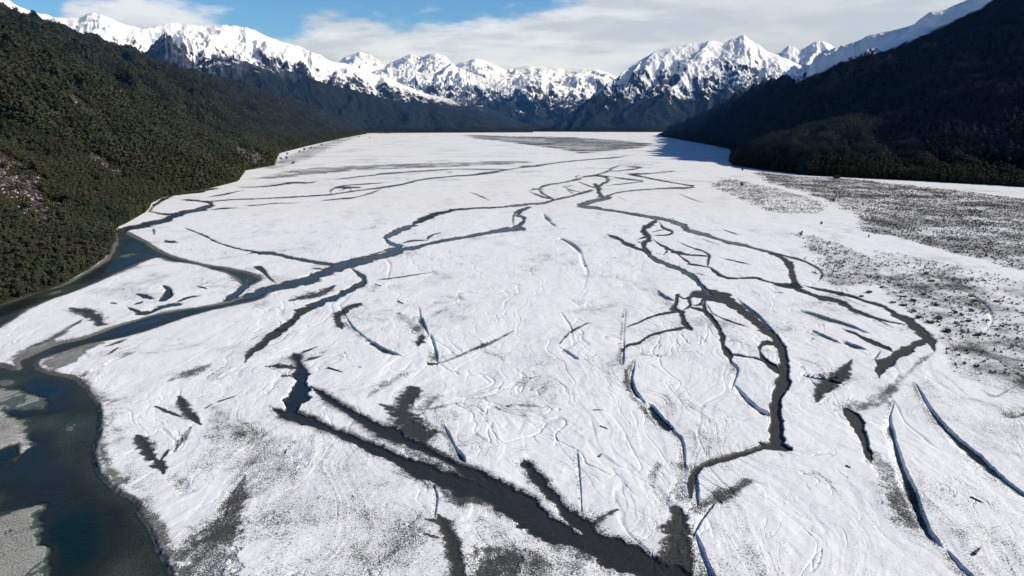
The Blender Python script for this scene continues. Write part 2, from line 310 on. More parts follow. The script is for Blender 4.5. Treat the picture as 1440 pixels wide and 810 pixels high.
for st in STROKES:
    typ, pts = st[0], st[1]; dep, g = TYPE[typ]; dens = st[2] if len(st) > 2 else g
    if typ == 'S':
        (a0, b0, c0_), (a1, b1, c1_) = pts[0], pts[1]; (a2, b2, c2_), (a3, b3, c3_) = pts[-1], pts[-2]
        pts = [(a0+(a0-a1)*.45, b0+(b0-b1)*.45, 1.0)] + list(pts) + [(a2+(a2-a3)*.45, b2+(b2-b3)*.45, 1.0)]
    L = smooth_line(pts); u, v, w = L[:, 0], L[:, 1], np.maximum(L[:, 2]*(np.interp(L[:, 1], [230, 330, 520, 640], [.66, .76, .78, .92]) if typ in 'GW' else 1.0), .7)
    du, dv = np.gradient(u), np.gradient(v); nn = np.hypot(du, dv) + 1e-9; nu, nv = -dv/nn, du/nn
    x, y = ground(u, v); xa, ya = ground(u-nu*w/2, np.maximum(v-nv*w/2, 174)); xb, yb = ground(u+nu*w/2, v+nv*w/2)
    dx, dy = np.gradient(x), np.gradient(y); dn = np.hypot(dx, dy)+1e-9
    hw = np.abs(dx*(yb-ya) - dy*(xb-xa))/dn/2
    q = np.linspace(0, 1, len(hw))*(len(pts)-1)
    hw = hw*(1 + .38*pn(q*1.3, q*0 + u[0]*.37, 5) + .2*pn(q*3.1, q*0 + v[0]*.31, 6))
    if typ != 'W':
        for e0, wE in ((q, pts[0][2]), (q[-1]-q, pts[-1][2])):
            if wE < 9: hw = hw*(.35 + .65*sm(0, .7, e0))
    m = 14 + w.max()*1.2
    sl = window(u.min()-m*1.4, u.max()+m*1.4, v.min()-m, v.max()+m)
    X, Y = GX[sl], GY[sl]; best = np.full(X.shape, 1e9, np.float32); hwid = np.ones_like(X); lat = np.zeros_like(X)
    for i in range(len(x)-1):
        ex, ey = x[i+1]-x[i], y[i+1]-y[i]; l2 = ex*ex+ey*ey+1e-9
        t = np.clip(((X-x[i])*ex + (Y-y[i])*ey)/l2, 0, 1)
        hh = hw[i] + t*(hw[i+1]-hw[i])
        d = np.hypot(X-x[i]-t*ex, Y-y[i]-t*ey) - hh
        k = d < best; best[k] = d[k]; hwid[k] = hh[k]
        if typ == 'S':
            sg = np.sign(ey*SUN_DIR.x - ex*SUN_DIR.y) or 1.0; ll = math.sqrt(l2)
            la = ((X-x[i])*ey - (Y-y[i])*ex)/ll*sg; lat[k] = la[k]
    soft = {'W': .6, 'G': .5, 'Q': 1.5, 'S': .3, 'D': 1.4}[typ]
    amp = np.minimum(hwid*.45, 3.0)
    sd = best + WARP_A[sl]*amp*.45 + WARP_C[sl]*amp*.75 + WARP_B[sl]*amp*(.34 if typ != 'D' else 1.3)
    cell = RD[sl]*RD[sl]/H*.0007
    bw = np.maximum(soft, cell)
    k = 1 - sm(-bw, bw*.6, sd)
    if typ == 'S':
        # cut bank: sheer on the sunny rim, the floor rising gently on the other side
        h1 = hwid*.72 + .1; lw = lat + WARP_B[sl]*amp*.35
        ramp = sm(-3.6, .6, lw/h1)*(1 - sm(h1-.12, h1 + np.maximum(.12, cell), lw))
        end = 1 - sm(0, 1, (np.hypot(np.maximum(best, 0), 0)-3.2*h1)/h1)
        np.maximum(carve[sl], ramp*end*dep*np.clip(h1*.85, .10, 1), out=carve[sl])
        np.maximum(gravel[sl], .33*sm(-6, -1.5, lw/h1)*(1-sm(-1.0, .4, lw/h1))*end*(1-sm(300, 600, RD[sl])), out=gravel[sl])
        continue
    np.maximum(carve[sl], k*dep*np.clip(hwid*.7, .25, 1), out=carve[sl])
    if typ == 'D':
        k2 = .92*(1 - sm(-hwid*.95, hwid*1.0+.4, sd)); np.maximum(gravel[sl], k2*dens, out=gravel[sl])
    else:
        k2 = 1 - sm(-bw, bw*.45, sd); np.maximum(gravel[sl], k2*1.4*dens, out=gravel[sl])
        # thin speckled fringe
        k3 = (1 - sm(-.2, .8+hwid*.15, sd))*.36
        if typ == 'Q': k3 = (1 - sm(-1.0, 2.2+hwid*.5, sd))*.50
        np.maximum(gravel[sl], k3, out=gravel[sl])
    if typ in 'GQ' or (typ == 'D' and dens > .8):
        np.maximum(dark[sl], (1-sm(-.5, .5, sd))*(1 if typ == 'Q' else .4), out=dark[sl])

def poly_sd(poly, pad):
    """signed distance (m) to an outline, negative inside"""
    p = np.array(poly, float); u, v = p[:, 0], p[:, 1]
    sl = window(u.min()-pad, u.max()+pad, max(v.min()-pad, 173), v.max()+pad)
    X, Y = GX[sl], GY[sl]; px, py = ground(u, v)
    best = np.full(X.shape, 1e9, np.float32); ins = np.zeros(X.shape, bool); n = len(px)
    for i in range(n):
        j = (i+1) % n; ex, ey = px[j]-px[i], py[j]-py[i]; l2 = ex*ex+ey*ey+1e-9
        t = np.clip(((X-px[i])*ex + (Y-py[i])*ey)/l2, 0, 1)
        np.minimum(best, np.hypot(X-px[i]-t*ex, Y-py[i]-t*ey), out=best)
        if abs(ey) > 1e-9:
            c = ((py[i] > Y) != (py[j] > Y)) & (X < (Y-py[i])*ex/ey + px[i]); ins ^= c
    return sl, np.where(ins, -best, best)
SXR = lambda sl: GX[sl]
for poly in RIVER:
    poly = [tuple(q) for q in smooth_line([(a, b, 0) for a, b in poly+[poly[0]]], 4)[:-1, :2]]
    sl, sd = poly_sd(poly, 40)
    sd = sd + WARP_A[sl]*.7 + WARP_B[sl]*.22
    cell = RD[sl]*RD[sl]/H*.0007
    k = (1 - sm(-2.0-cell, np.maximum(.5, cell), sd))*1.05 + (1-sm(-16, -2, sd))*(.55 + 1.2*fbm(SXR(sl)*.03, GY[sl]*.02, 3, 97))
    np.maximum(carve[sl], k, out=carve[sl])
    np.maximum(gravel[sl], (1-sm(-1.6, .2+cell, sd))*1.4, out=gravel[sl])
    np.maximum(gravel[sl], (1-sm(-.5, 4.5, sd))*.5*sm(-.3, .3, WARP_A[sl]+.15), out=gravel[sl])
    np.maximum(pale[sl], (1-sm(0, 3, sd))*.35, out=pale[sl])
WL = .78
for poly, hgt, pl, gv in BARS:
    sl, sd = poly_sd(poly, 30); sd = sd + WARP_A[sl]*1.0 + WARP_B[sl]*.8
    sd = sd + WARP_C[sl]*1.6; k = 1 - sm(-3.2, 2.4, sd)
    target = WL - hgt
    carve[sl] = np.where(carve[sl] > target, carve[sl]*(1-k) + target*k, carve[sl])
    np.maximum(pale[sl], k*pl, out=pale[sl]); gravel[sl] = gravel[sl]*(1-k) + gv*k
    dark[sl] *= (1-k)
for poly, gv, sc in PATCH:
    sl, sd = poly_sd(poly, 30); wdt = np.maximum(1.5, RD[sl]*.006)*(5 if sc == 0 else 1)
    k = 1 - sm(-wdt*1.5, wdt, sd + WARP_A[sl]*wdt*1.2 + WARP_B[sl]*wdt*.4)
    strk = np.where(RD[sl] > 700, sm(-.35, .45, fbm(GX[sl]*.004, GY[sl]*.022, 4, 33)), .35 + .5*sm(-.5, .6, fbm(GX[sl]*.06, GY[sl]*.05, 4, 34))); 
    np.maximum(gravel[sl], gv*k*(.45+.75*strk), out=gravel[sl]); np.maximum(scrub[sl], sc*k*(.70+.36*sm(-.4, .4, fbm(GX[sl]*.018, GY[sl]*.012, 4, 35))), out=scrub[sl])
# relief of the snow: old braid bars (terraced contours) and drifts
FX = GX + 18*fbm(GX*.008, GY*.008, 3, 21); FY = GY + 25*fbm(GX*.008, GY*.008, 3, 31)
bars = fbm(FX*.020, FY*.0085, 4, 40)
q = bars*5; ter = np.floor(q) + sm(.80, 1.0, q-np.floor(q))
bars2 = ridged(FX*.03, FY*.012, 3, 52)
gate = sm(.0, .55, fbm(FX*.022, FY*.012, 3, 44)); gate2 = sm(-.05, .5, fbm(FX*.016, FY*.010, 3, 48))
crease = (1 - sm(.0, .05, np.abs(fbm(FX*.016, FY*.007, 4, 56))))*gate2
crease2 = (1 - sm(.0, .06, np.abs(fbm(FX*.034, FY*.013, 3, 66))))*gate
SX = GX + 24*fbm(GX*.016, GY*.012, 3, 81); SY = GY + 30*fbm(GX*.016, GY*.012, 3, 85)
def lines(f1, f2, wd_, seed, lo=-.1, hi=.35):
    return (1 - sm(0, wd_, np.abs(fbm(SX*f1, SY*f2, 4, seed))))*sm(lo, hi, fbm(SX*f1*.45, SY*f2*.6, 3, seed+40))
ln1 = lines(.040, .015, .055, 120); ln2 = lines(.085, .030, .06, 130); ln3 = lines(.17, .06, .07, 140, 0., .4)
streak = fbm(SX*.22, SY*.035, 4, 150)
ln0 = lines(.017, .0065, .045, 160, -.2, .3)
und = -.26*ln0 - .22*ln1 - .15*ln2 - .09*ln3 + .07*streak + .09*(q + (ter-q)*gate) - .16*crease - .12*crease2 + .10*bars2 + .10*fbm(GX*.11, GY*.07, 3, 64) + .05*fbm(GX*.35, GY*.35, 3, 60)
clump = fbm(GX*.9, GY*.9, 2, 70)
und = und*np.sqrt(RELIEF)*(1 - .75*np.clip(carve, 0, 1))
bump = np.clip(scrub, 0, 1)*(.25*np.clip(clump, 0, 1))
GZ = und + bump - carve*RELIEF
GZ[RD > 7000] = 0
gravel = gravel + .22*sm(.05, .6, fbm(GX*.006, GY*.010, 4, 93))*sm(600, 1500, RD)
FAR_ = 1 - .6*sm(350, 1100, RD)
gravel = gravel + .035 + FAR_*(.20*sm(-.15, .65, fbm(SX*.030, SY*.014, 4, 77)) + .09*sm(.05, .55, streak) + (.18*ln0 + .24*ln1 + .24*ln2 + .15*ln3)*sm(-.3, .3, WARP_C)) + .15*crease2*sm(-.2, .4, WARP_A) + .10*crease
WZ = -WL*RELIEF

# ------------------------------------------------------------------ materials
def ground_material():
    mt = bpy.data.materials.new('snowy_gravel'); k = NT(mt)
    pos = k.n('ShaderNodeNewGeometry').outputs['Position']
    gv, sc, pl, dk = k.attr('gravel'), k.attr('scrub'), k.attr('pale'), k.attr('dark')
    n1 = k.noise(pos, 2.5, 5, .74); n2 = k.noise(pos, .055, 3, .6); n3 = k.noise(pos, .33, 2); n4 = k.noise(pos, 3.2, 2)
    # stones show where the snow is thin
    dens = k.m('ADD', gv, k.m('MULTIPLY', k.rng(n2, .35, .70), .20))
    dens = k.m('ADD', dens, k.m('MULTIPLY', k.m('SUBTRACT', n3, .5), .35))
    thr = k.rng(dens, 0.0, 1.4, .70, .16, smooth=False)
    mask = k.rng(k.m('SUBTRACT', n1, thr), -.06, .07)
    wet = k.mix(k.rng(n4, .3, .7), (.014, .015, .0145), (.044, .044, .042))
    dry = k.mix(k.rng(n1, .35, .65), (.085, .082, .074), (.19, .185, .165))
    stone = k.mix(k.m('MULTIPLY', k.rng(n4, .25, .75), k.m('SUBTRACT', 1.0, dk, clamp=True)), wet, (.105, .104, .098))
    pale_c = k.mix(k.rng(k.m('ADD', k.m('MULTIPLY', n4, .75), k.m('MULTIPLY', n2, .25)), .40, .58), (.13, .13, .115), (.42, .42, .385))
    stone = k.mix(pl, stone, pale_c)
    n5 = k.noise(pos, .9, 3, .6); n6 = k.noise(pos, .018, 3)
    sthr = k.rng(k.m('ADD', sc, k.m('MULTIPLY', k.m('SUBTRACT', n6, .5), .25)), 0, 1, .80, .40, smooth=False)
    smask = k.m('MULTIPLY', k.rng(k.m('SUBTRACT', n5, sthr), -.03, .05), k.rng(sc, .02, .1))
    veg = k.mix(k.rng(n4, .35, .65), (.055, .052, .047), (.15, .14, .125))
    snow = k.mix(k.rng(n3, .3, .7), (.93, .93, .93), (.965, .963, .96))
    col = k.mix(mask, snow, stone); col = k.mix(smask, col, veg)
    rough = k.m('SUBTRACT', k.rng(mask, 0, 1, .65, .75, smooth=False), k.m('MULTIPLY', k.m('MULTIPLY', dk, mask), .3))
    hgt = k.m('ADD', k.m('MULTIPLY', n1, .25), k.m('MULTIPLY', n4, .08))
    bmp = k.n('ShaderNodeBump', {'Strength': .35, 'Distance': .35, 'Height': hgt}).outputs[0]
    k.out(k.n('ShaderNodeBsdfPrincipled', {'Base Color': col, 'Roughness': rough, 'Specular IOR Level': .25, 'Normal': bmp}).outputs[0])
    return mt
def water_material():
    mt = bpy.data.materials.new('river_water'); k = NT(mt)
    pos = k.n('ShaderNodeNewGeometry').outputs['Position']
    d = k.attr('depth')
    w1 = k.noise(pos, .55, 3, .6); w2 = k.noise(pos, 2.6, 2)
    hgt = k.m('ADD', w1, k.m('MULTIPLY', w2, .35))
    bmp = k.n('ShaderNodeBump', {'Strength': .30, 'Distance': .5, 'Height': hgt}).outputs[0]
    n0 = k.noise(pos, .03, 2)
    colr = k.mix(k.rng(d, .25, 1.5), (.026, .030, .026), (.006, .021, .020))
    colr = k.mix(k.m('MULTIPLY', k.rng(n0, .4, .65), .5), colr, (.014, .017, .016))
    # white riffles where it runs shallow over stones
    fo = k.m('MULTIPLY', k.rng(k.noise(pos, 1.4, 3, .7, dist=1.2), .60, .70), k.rng(k.m('ADD', d, k.m('MULTIPLY', k.noise(pos, .06, 2), 1.2)), .55, .85, 1, 0))
    colr = k.mix(k.m('MULTIPLY', fo, .6), colr, (.42, .45, .44))
    bs = k.n('ShaderNodeBsdfPrincipled', {'Base Color': colr, 'Roughness': .10, 'IOR': 1.333, 'Specular IOR Level': .18, 'Normal': bmp}).outputs[0]
    tr = k.n('ShaderNodeBsdfTransparent', {'Color': (.62, .74, .72, 1)}).outputs[0]
    f = k.rng(d, -.02, .80, .10, 1.0)
    k.out(k.n('ShaderNodeMixShader', {0: f, 1: tr, 2: bs}).outputs[0])
    return mt
def mountain_material(name, forest, rock=((.026, .034, .044), (.075, .083, .095)), snow=(.90, .91, .93)):  # default rock leans blue, part of the far haze as colour
    """snow, rock and forest by the vertex attributes snow / wood, broken up by noise at three sizes"""
    mt = bpy.data.materials.new(name); k = NT(mt)
    pos = k.n('ShaderNodeNewGeometry').outputs['Position']
    sn, wd, sp = k.attr('snow'), k.attr('wood'), k.attr('patch')
    mp = k.n('ShaderNodeMapping', {'Vector': pos, 'Scale': (1, 1, .45)}).outputs[0]
    a = k.noise(mp, .006, 5, .62); b = k.noise(mp, .03, 4, .65); c = k.noise(pos, .15, 3, .6)
    nz = k.m('ADD', k.m('MULTIPLY', k.m('SUBTRACT', a, .5), .55), k.m('ADD', k.m('MULTIPLY', k.m('SUBTRACT', b, .5), .5), k.m('MULTIPLY', k.m('SUBTRACT', k.noise(k.n('ShaderNodeMapping', {'Vector': pos, 'Scale': (1, 1, .22)}).outputs[0], .013, 4, .6), .5), .62)))
    smask = k.rng(k.m('ADD', sn, nz), .38, .62)
    wmask = k.rng(k.m('ADD', wd, k.m('MULTIPLY', nz, .9)), .42, .58)
    rk = k.mix(k.rng(b, .35, .65), rock[0], rock[1])
    wcol = k.mix(k.rng(c, .35, .65), forest[0], forest[1])
    wcol = k.mix(k.m('MULTIPLY', k.rng(b, .5, .7), .6), wcol, forest[2])
    base = k.mix(wmask, rk, wcol)
    base = k.mix(smask, base, snow)
    # open scree: brown twigs with flecks of snow
    f1 = k.noise(pos, .36, 3, .7); tw = k.mix(k.rng(c, .4, .6), (.022, .016, .015), (.062, .043, .041))
    scree = k.mix(k.rng(f1, .57, .64), tw, (.56, .57, .62))
    base = k.mix(k.rng(k.m('ADD', sp, k.m('MULTIPLY', k.m('SUBTRACT', c, .5), .5)), .4, .6), base, scree)
    hgt = k.m('ADD', k.m('MULTIPLY', b, 14.0), k.m('MULTIPLY', c, 4.0))
    bmp = k.n('ShaderNodeBump', {'Strength': .7, 'Distance': 1.0, 'Height': hgt}).outputs[0]
    k.out(k.n('ShaderNodeBsdfPrincipled', {'Base Color': base, 'Roughness': .85, 'Specular IOR Level': .1, 'Normal': bmp}).outputs[0])
    return mt
def leaf_material(name, c1, c2):
    mt = bpy.data.materials.new(name); k = NT(mt)
    pos = k.n('ShaderNodeNewGeometry').outputs['Position']
    rnd = k.n('ShaderNodeObjectInfo').outputs['Random']
    f = k.m('ADD', k.m('MULTIPLY', rnd, .30), k.m('ADD', k.m('MULTIPLY', k.noise(pos, .35, 3), .2), k.m('MULTIPLY', k.rng(k.noise(pos, .011, 5, .62), .34, .66), .75)))
    col = k.mix(k.rng(f, .15, .9, smooth=False), c1, c2)
    col = k.mix(k.m('MULTIPLY', k.rng(k.noise(pos, .02, 3, .6), .52, .68), .55), col, (c2[0]*1.05, c2[1]*.78, c2[2]*.95))
    bs = k.n('ShaderNodeBsdfPrincipled', {'Base Color': col, 'Roughness': .7, 'Specular IOR Level': .2}).outputs[0]
    k.out(bs); return mt
def plain(name, c1, c2, scale=2.0):
    mt = bpy.data.materials.new(name); k = NT(mt)
    co = k.n('ShaderNodeTexCoord').outputs['Object']
    k.out(k.n('ShaderNodeBsdfPrincipled', {'Base Color': k.mix(k.noise(co, scale, 3), c1, c2), 'Roughness': .85}).outputs[0]); return mt

# ------------------------------------------------------------------ ground and water objects
gm = ground_material()
nr, nc = GX.shape
FACES = grid_faces(nr, nc)
g = link('ground', mesh_np('ground', np.stack([GX, GY, GZ], -1).reshape(-1, 3), FACES, gm,
    dict(gravel=np.clip(gravel, 0, 1.6), scrub=scrub, pale=pale, dark=dark)))
tag(g, 'snow covered braided river bed with dark gravel channels', kind='structure')
depth = (WZ - GZ)/np.maximum(RELIEF, .25)
wet = ((depth > -.05) & (carve > .5) & (RD < 7000)).ravel()
keep = wet[FACES].any(1); wf = FACES[keep]
ids, inv = np.unique(wf, return_inverse=True)
w = link('water', mesh_np('water', np.stack([GX, GY, WZ], -1).reshape(-1, 3)[ids], inv.reshape(-1, 4), water_material(), dict(depth=depth.ravel()[ids])))
tag(w, 'dark teal and blue braided river water winding through the snow', kind='structure')

# ------------------------------------------------------------------ mountains
FOREST = ((.006, .010, .006), (.020, .026, .012), (.030, .030, .016))
FOREST_D = ((.005, .009, .008), (.014, .020, .015), (.018, .022, .015))
def resample(pts, n):
    p = np.array(pts, float); t = np.linspace(0, len(p)-1, n); i = np.clip(t.astype(int), 0, len(p)-2); f = (t-i)[:, None]
    return p[i]*(1-f) + p[i+1]*f
def loft(name, label, base, crest, nS, nT, mat, amp, freq, snowline, back=900, prof=1.15, snow_w=160, crest_amp=.10, seed=0, wood_top=None, rib=1.0, steep=.55, kinks=0, snow_bias=0., tint=None):
    """mountain side swept from its foot (base) up to the crest line and down the far side"""
    B = resample(base, nS); C = resample(crest, nS)
    bx, by = B[:, 0], B[:, 1]; cx, cy, cz = C[:, 0], C[:, 1], C[:, 2]
    if kinks:
        s_ = np.arange(nS); j = fbm(s_*16.0/nS, s_*0+seed, 5, seed+5, .5)*kinks; cz = cz + j*np.clip(cz/300, .1, 1)
    T = np.concatenate([np.linspace(0, 1, nT), 1+np.linspace(0, 1, max(nT//4, 6))[1:]])
    t = T[None, :]; tf = np.clip(t, 0, 1); tb = np.clip(t-1, 0, 1)
    X = bx[:, None] + (cx-bx)[:, None]*tf; Y = by[:, None] + (cy-by)[:, None]*tf
    dx, dy = (cx-bx), (cy-by); dn = np.hypot(dx, dy)+1e-6
    X = X + (dx/dn)[:, None]*tb*back; Y = Y + (dy/dn)[:, None]*tb*back
    Z = cz[:, None]*np.where(t <= 1, tf**prof, 1 - tb**1.1)
    # ribs and gullies running down from the crest
    sl = np.concatenate([[0], np.cumsum(np.hypot(np.diff(cx), np.diff(cy)))])[:, None]
    wx = 1.0*fbm(X*freq*.6, Y*freq*.6, 3, seed+1)
    r1 = ridged(sl*freq + wx*.7 + t*.35, t*.9 + wx*.35 + seed, 4, seed+2, .42) - .7
    r2 = ridged(X*freq*2.0 + wx, Y*freq*2.0 - wx, 6, seed+12, .42) - .7
    win = np.sin(np.pi*np.clip(t*.985, 0, 1))**.9; win = np.maximum(win, crest_amp*sm(.5, 1, t)); win = win*sm(0, .12, t)
    r3 = ridged(X*freq*6 - wx, Y*freq*6 + wx, 4, seed+44, .5) - .7
    D = amp*(r1*rib*.60 + r2*.32 + r3*.13)*win*np.clip(cz[:, None]/(cz.max()*.6), .15, 1)
    Z = np.maximum(Z + D, -20*(1-sm(0, .05, t)) - 5*tb)
    Z = np.where(t == 0, -15, Z)
    gx, gy = np.gradient(Z, axis=0), np.gradient(Z, axis=1)
    hs = np.hypot(np.gradient(X, axis=0), np.gradient(Y, axis=0))+1e-3; ht = np.hypot(np.gradient(X, axis=1), np.gradient(Y, axis=1))+1e-3
    slope = np.hypot(gx/hs, gy/ht)
    convex = np.clip(D/amp, -1, 1)
    z_eff = Z + 60*fbm(X*.004, Y*.004, 3, seed+30)
    snow = .5 + (z_eff - snowline)/snow_w*.5 - np.clip(slope-steep, 0, 2)*.38 - convex*.10 + snow_bias
    wt = snowline if wood_top is None else wood_top
    wood = .5 - (z_eff - wt)/100*.5
    V = np.stack([X, Y, Z], -1); nt = len(T)
    me = mesh_np(name, V.reshape(-1, 3), grid_faces(nS, nt), mat, dict(snow=np.clip(snow, -.5, 1.5), wood=np.clip(wood, -.5, 1.5), patch=np.zeros(snow.shape)))
    o = link(name, me); tag(o, label, kind='structure'); return o, V
def P3(l): return [tuple(float(c) for c in at(*q)) for q in l]
def PB(us, Ys): return [(float(at(u, 184, Y)[0]), Y) for u, Y in zip(us, Ys)]

m_snow = mountain_material('alpine_snow', FOREST_D)
m_blue = mountain_material('alpine_rock', FOREST_D, rock=((.020, .028, .040), (.06, .07, .085)))  # bluer, darker rock, with some distance haze put into its colour
# far snow peaks at the head of the valley
c = [(380,110,14500),(440,97,14300),(470,92,14200),(482,84,14000),(505,72,14000),(520,77,14000),(532,84,14000),(546,90,13800),(562,84,13800),(578,77,13800),(590,80,13800),(600,78,13600),(613,75,13600),(626,80,13600),(640,92,13400),(655,87,13400),(668,84,13400),(690,90,13600),(712,97,13800),(722,94,14000),(745,93,14000),(770,95,14200),(800,96,14300),(830,98,14400),(850,102,14500),(870,108,14600),(900,118,14600),(960,130,14600)]
loft('mountain', 'bright jagged snow peaks closing the far head of the valley', PB([q[0] for q in c], [10800]*len(c)), P3(c), 620, 150, m_snow, 260, .0019, 330, back=2500, snow_bias=.12, seed=100, kinks=30, snow_w=420, prof=1.05, steep=.9)
c = [(480,112,11500),(530,100,11400),(560,96,11300),(585,101,11200),(610,104,11200),(635,88,11300),(655,100,11200),(680,106,11000),(700,116,10900),(720,112,10800),(745,106,10800),(770,112,10900),(800,124,11000),(825,132,11000),(850,140,11000),(880,150,11000)]
loft('mountain', 'lower snow and rock foothills in front of the far peaks', PB([q[0] for q in c], [8600]*len(c)), P3(c), 480, 120, m_snow, 210, .0024, 330, back=1500, snow_bias=.1, seed=140, kinks=28, snow_w=330, prof=1.0, steep=.75)
# snow range behind the left forest
c = [(-40,-30,6300),(20,5,6300),(60,20,6300),(95,29,6300),(112,27,6300),(128,20,6300),(142,22,6300),(165,34,6400),(198,40,6500),(230,37,6500),(250,33,6600),(268,36,6600),(290,39,6700),(315,38,6700),(334,34,6800),(345,37,6800),(362,45,6900),(390,57,7000),(420,68,7200),(445,77,7300),(470,86,7400),(510,98,7600),(545,110,7800),(590,128,8000),(640,142,8100),(700,158,8200),(755,181,8400)]
b = PB([q[0] for q in c], list(np.linspace(4300, 5600, 19)) + [5800, 6000, 6200, 6450, 6700, 6900, 7100, 7300])
loft('mountain', 'broad white snow range above the dark forest on the left', b, P3(c), 560, 190, m_snow, 240, .0021, 385, back=1800, seed=200, kinks=14, snow_w=250, prof=1.12, snow_bias=.12, steep=.8)
# shaded rock spurs under it
c = [(180,100,5700),(200,78,5680),(215,62,5650),(225,52,5650),(233,44,5650),(241,52,5600),(250,63,5550),(262,78,5500),(280,96,5450),(300,118,5400)]
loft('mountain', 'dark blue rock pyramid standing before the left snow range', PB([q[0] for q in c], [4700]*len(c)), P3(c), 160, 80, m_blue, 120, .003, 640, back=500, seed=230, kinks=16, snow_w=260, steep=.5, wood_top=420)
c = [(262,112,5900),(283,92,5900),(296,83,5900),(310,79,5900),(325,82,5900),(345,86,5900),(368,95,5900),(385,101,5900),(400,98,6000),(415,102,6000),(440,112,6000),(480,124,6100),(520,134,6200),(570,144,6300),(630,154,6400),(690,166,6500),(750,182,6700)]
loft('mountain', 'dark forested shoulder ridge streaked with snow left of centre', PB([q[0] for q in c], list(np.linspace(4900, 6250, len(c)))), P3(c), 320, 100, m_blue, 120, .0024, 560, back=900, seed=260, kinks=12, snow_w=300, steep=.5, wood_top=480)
# mountain right of centre
c = [(745,186,6900),(775,178,7000),(800,163,7050),(825,142,7100),(850,122,7150),(880,99,7200),(900,84,7250),(925,70,7300),(950,66,7300),(975,62,7350),(1000,58,7350),(1020,60,7400),(1034,55,7400),(1047,50,7400),(1060,60,7400),(1075,70,7400),(1110,84,7400),(1160,110,7400),(1250,130,7400)]
b = PB([752,764,772,780,788,798,808,822,838,858,905,960,1005,1050,1085,1110,1150,1200,1280], [6650,6600,6600,6600,6600,6580,6560,6540,6520,6500,6400,6400,6400,6400,6400,6400,6400,6400,6400])
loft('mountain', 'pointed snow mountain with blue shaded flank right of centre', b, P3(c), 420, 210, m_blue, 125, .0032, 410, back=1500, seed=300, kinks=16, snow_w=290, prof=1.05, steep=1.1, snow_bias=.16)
c = [(1040,92,12000),(1075,82,12000),(1095,77,12000),(1110,66,12000),(1122,69,12000),(1135,64,12000),(1150,58,12000),(1162,60,12000),(1180,72,12000),(1220,84,12000),(1280,90,12000)]
loft('mountain', 'small far snow peak peeping over the right hand ridge', PB([q[0] for q in c], [10000]*len(c)), P3(c), 160, 80, m_snow, 300, .0015, 300, back=1500, seed=340, kinks=25, snow_w=300)

# valley sides near the viewpoint: foot line surveyed, crest parallel to the valley
def valley_side(name, label, ang, foot, skyline, L, s_rng, nS, nT, mat, snowline, amp, freq, seed, back, side, prof=1.0, taper=None):
    d = np.array([math.sin(ang), math.cos(ang)]); n = np.array([math.cos(ang), -math.sin(ang)])*side
    f = np.array(foot, float); fx, fy = ground(f[:, 0], f[:, 1]); fs = fx*d[0]+fy*d[1]; fl = fx*n[0]+fy*n[1]
    o = np.argsort(fs); S = np.linspace(0, 1, nS)**1.6*(s_rng[1]-s_rng[0]) + s_rng[0]
    lb = np.interp(S, fs[o], fl[o])
    Lc = np.full(nS, float(L)) if taper is None else np.interp(S, *taper)
    cx, cy = n[0]*Lc + d[0]*S, n[1]*Lc + d[1]*S
    u = np.where(cy > 300, 720 + F*cx/np.maximum(cy, 300)*1.0, side*1e5)
    sk = np.array(skyline, float); so = np.argsort(sk[:, 0]); v = np.interp(u, sk[so, 0], sk[so, 1])
    zc = np.empty(nS)
    for i in range(nS):
        vv = v[i]
        zc[i] = at(u[i], vv, cy[i])[2] if abs(u[i]) < 9e4 else np.nan
    ok = ~np.isnan(zc); first = zc[ok][0]; zc[~ok] = first
    return d, n, S, lb, Lc, zc
def side_surface(par, nT, amp, freq, seed, prof, back, crest_amp=.06, nearflat=.06):
    d, n, S, lb, Lc, zc = par
    T = np.concatenate([np.linspace(0, 1, nT)**1.25, 1+np.linspace(0, 1, 12)[1:]]); t = T[None]
    l = lb[:, None] + (Lc-lb)[:, None]*np.clip(t, 0, 1) + np.sign(Lc-lb)[:, None]*np.clip(t-1, 0, 1)*back
    X = n[0]*l + d[0]*S[:, None]; Y = n[1]*l + d[1]*S[:, None]
    Z = zc[:, None]*np.where(t <= 1, np.clip(t, 0, 1)**prof, 1-np.clip(t-1, 0, 1))
    wx = fbm(X*freq*.6, Y*freq*.6, 3, seed)
    r1 = ridged(S[:, None]*freq + wx*.6, t*.8 + wx*.3 + seed, 5, seed+2) - .7
    r2 = ridged(X*freq*2.2 + wx, Y*freq*2.2, 5, seed+8) - .7
    win = np.maximum(np.sin(np.pi*np.clip(t*.985, 0, 1))**.9, crest_amp*sm(.5, 1, t))*sm(0, .15, t)
    r1 = r1 + .55*(ridged(S[:, None]*freq*3 + wx*1.2, t*1.6 + wx*.5 + seed, 4, seed+15) - .7)*.6
    D = amp*(r1*.7 + r2*.45)*win
    Z = Z + D; Z = np.where(t == 0, -6, Z)
    return X, Y, Z, D, t
left_foot = [(-400,640),(-150,482),(0,429),(55,411),(87,402),(130,377),(150,363),(160,345),(163,330),(163,322),(185,311),(207,298),(210,289),(222,281),(240,275),(275,269),(300,264),(335,255),(345,240),(385,233),(392,216),(430,206),(470,197),(500,191),(514,188.5)]
left_sky = [(-900,-390),(-250,-88),(0,0),(33,13),(67,26),(100,40),(135,56),(167,71),(207,84),(240,91),(270,99),(300,108),(333,118),(365,129),(400,141),(440,154),(480,168),(505,178),(530,184)]
LP = valley_side('hill', '', R(-12), left_foot, left_sky, 1250, (-300, 6900), 520, 200, None, 0, 0, 0, 0, 0, -1, taper=([-300, 3500, 5200, 6900], [1250, 1250, 1150, 380]))
X, Y, Z, D, T_ = side_surface(LP, 200, 62, .0042, 400, .95, 800)
PU, PV = to_uv(X, Y, Z)
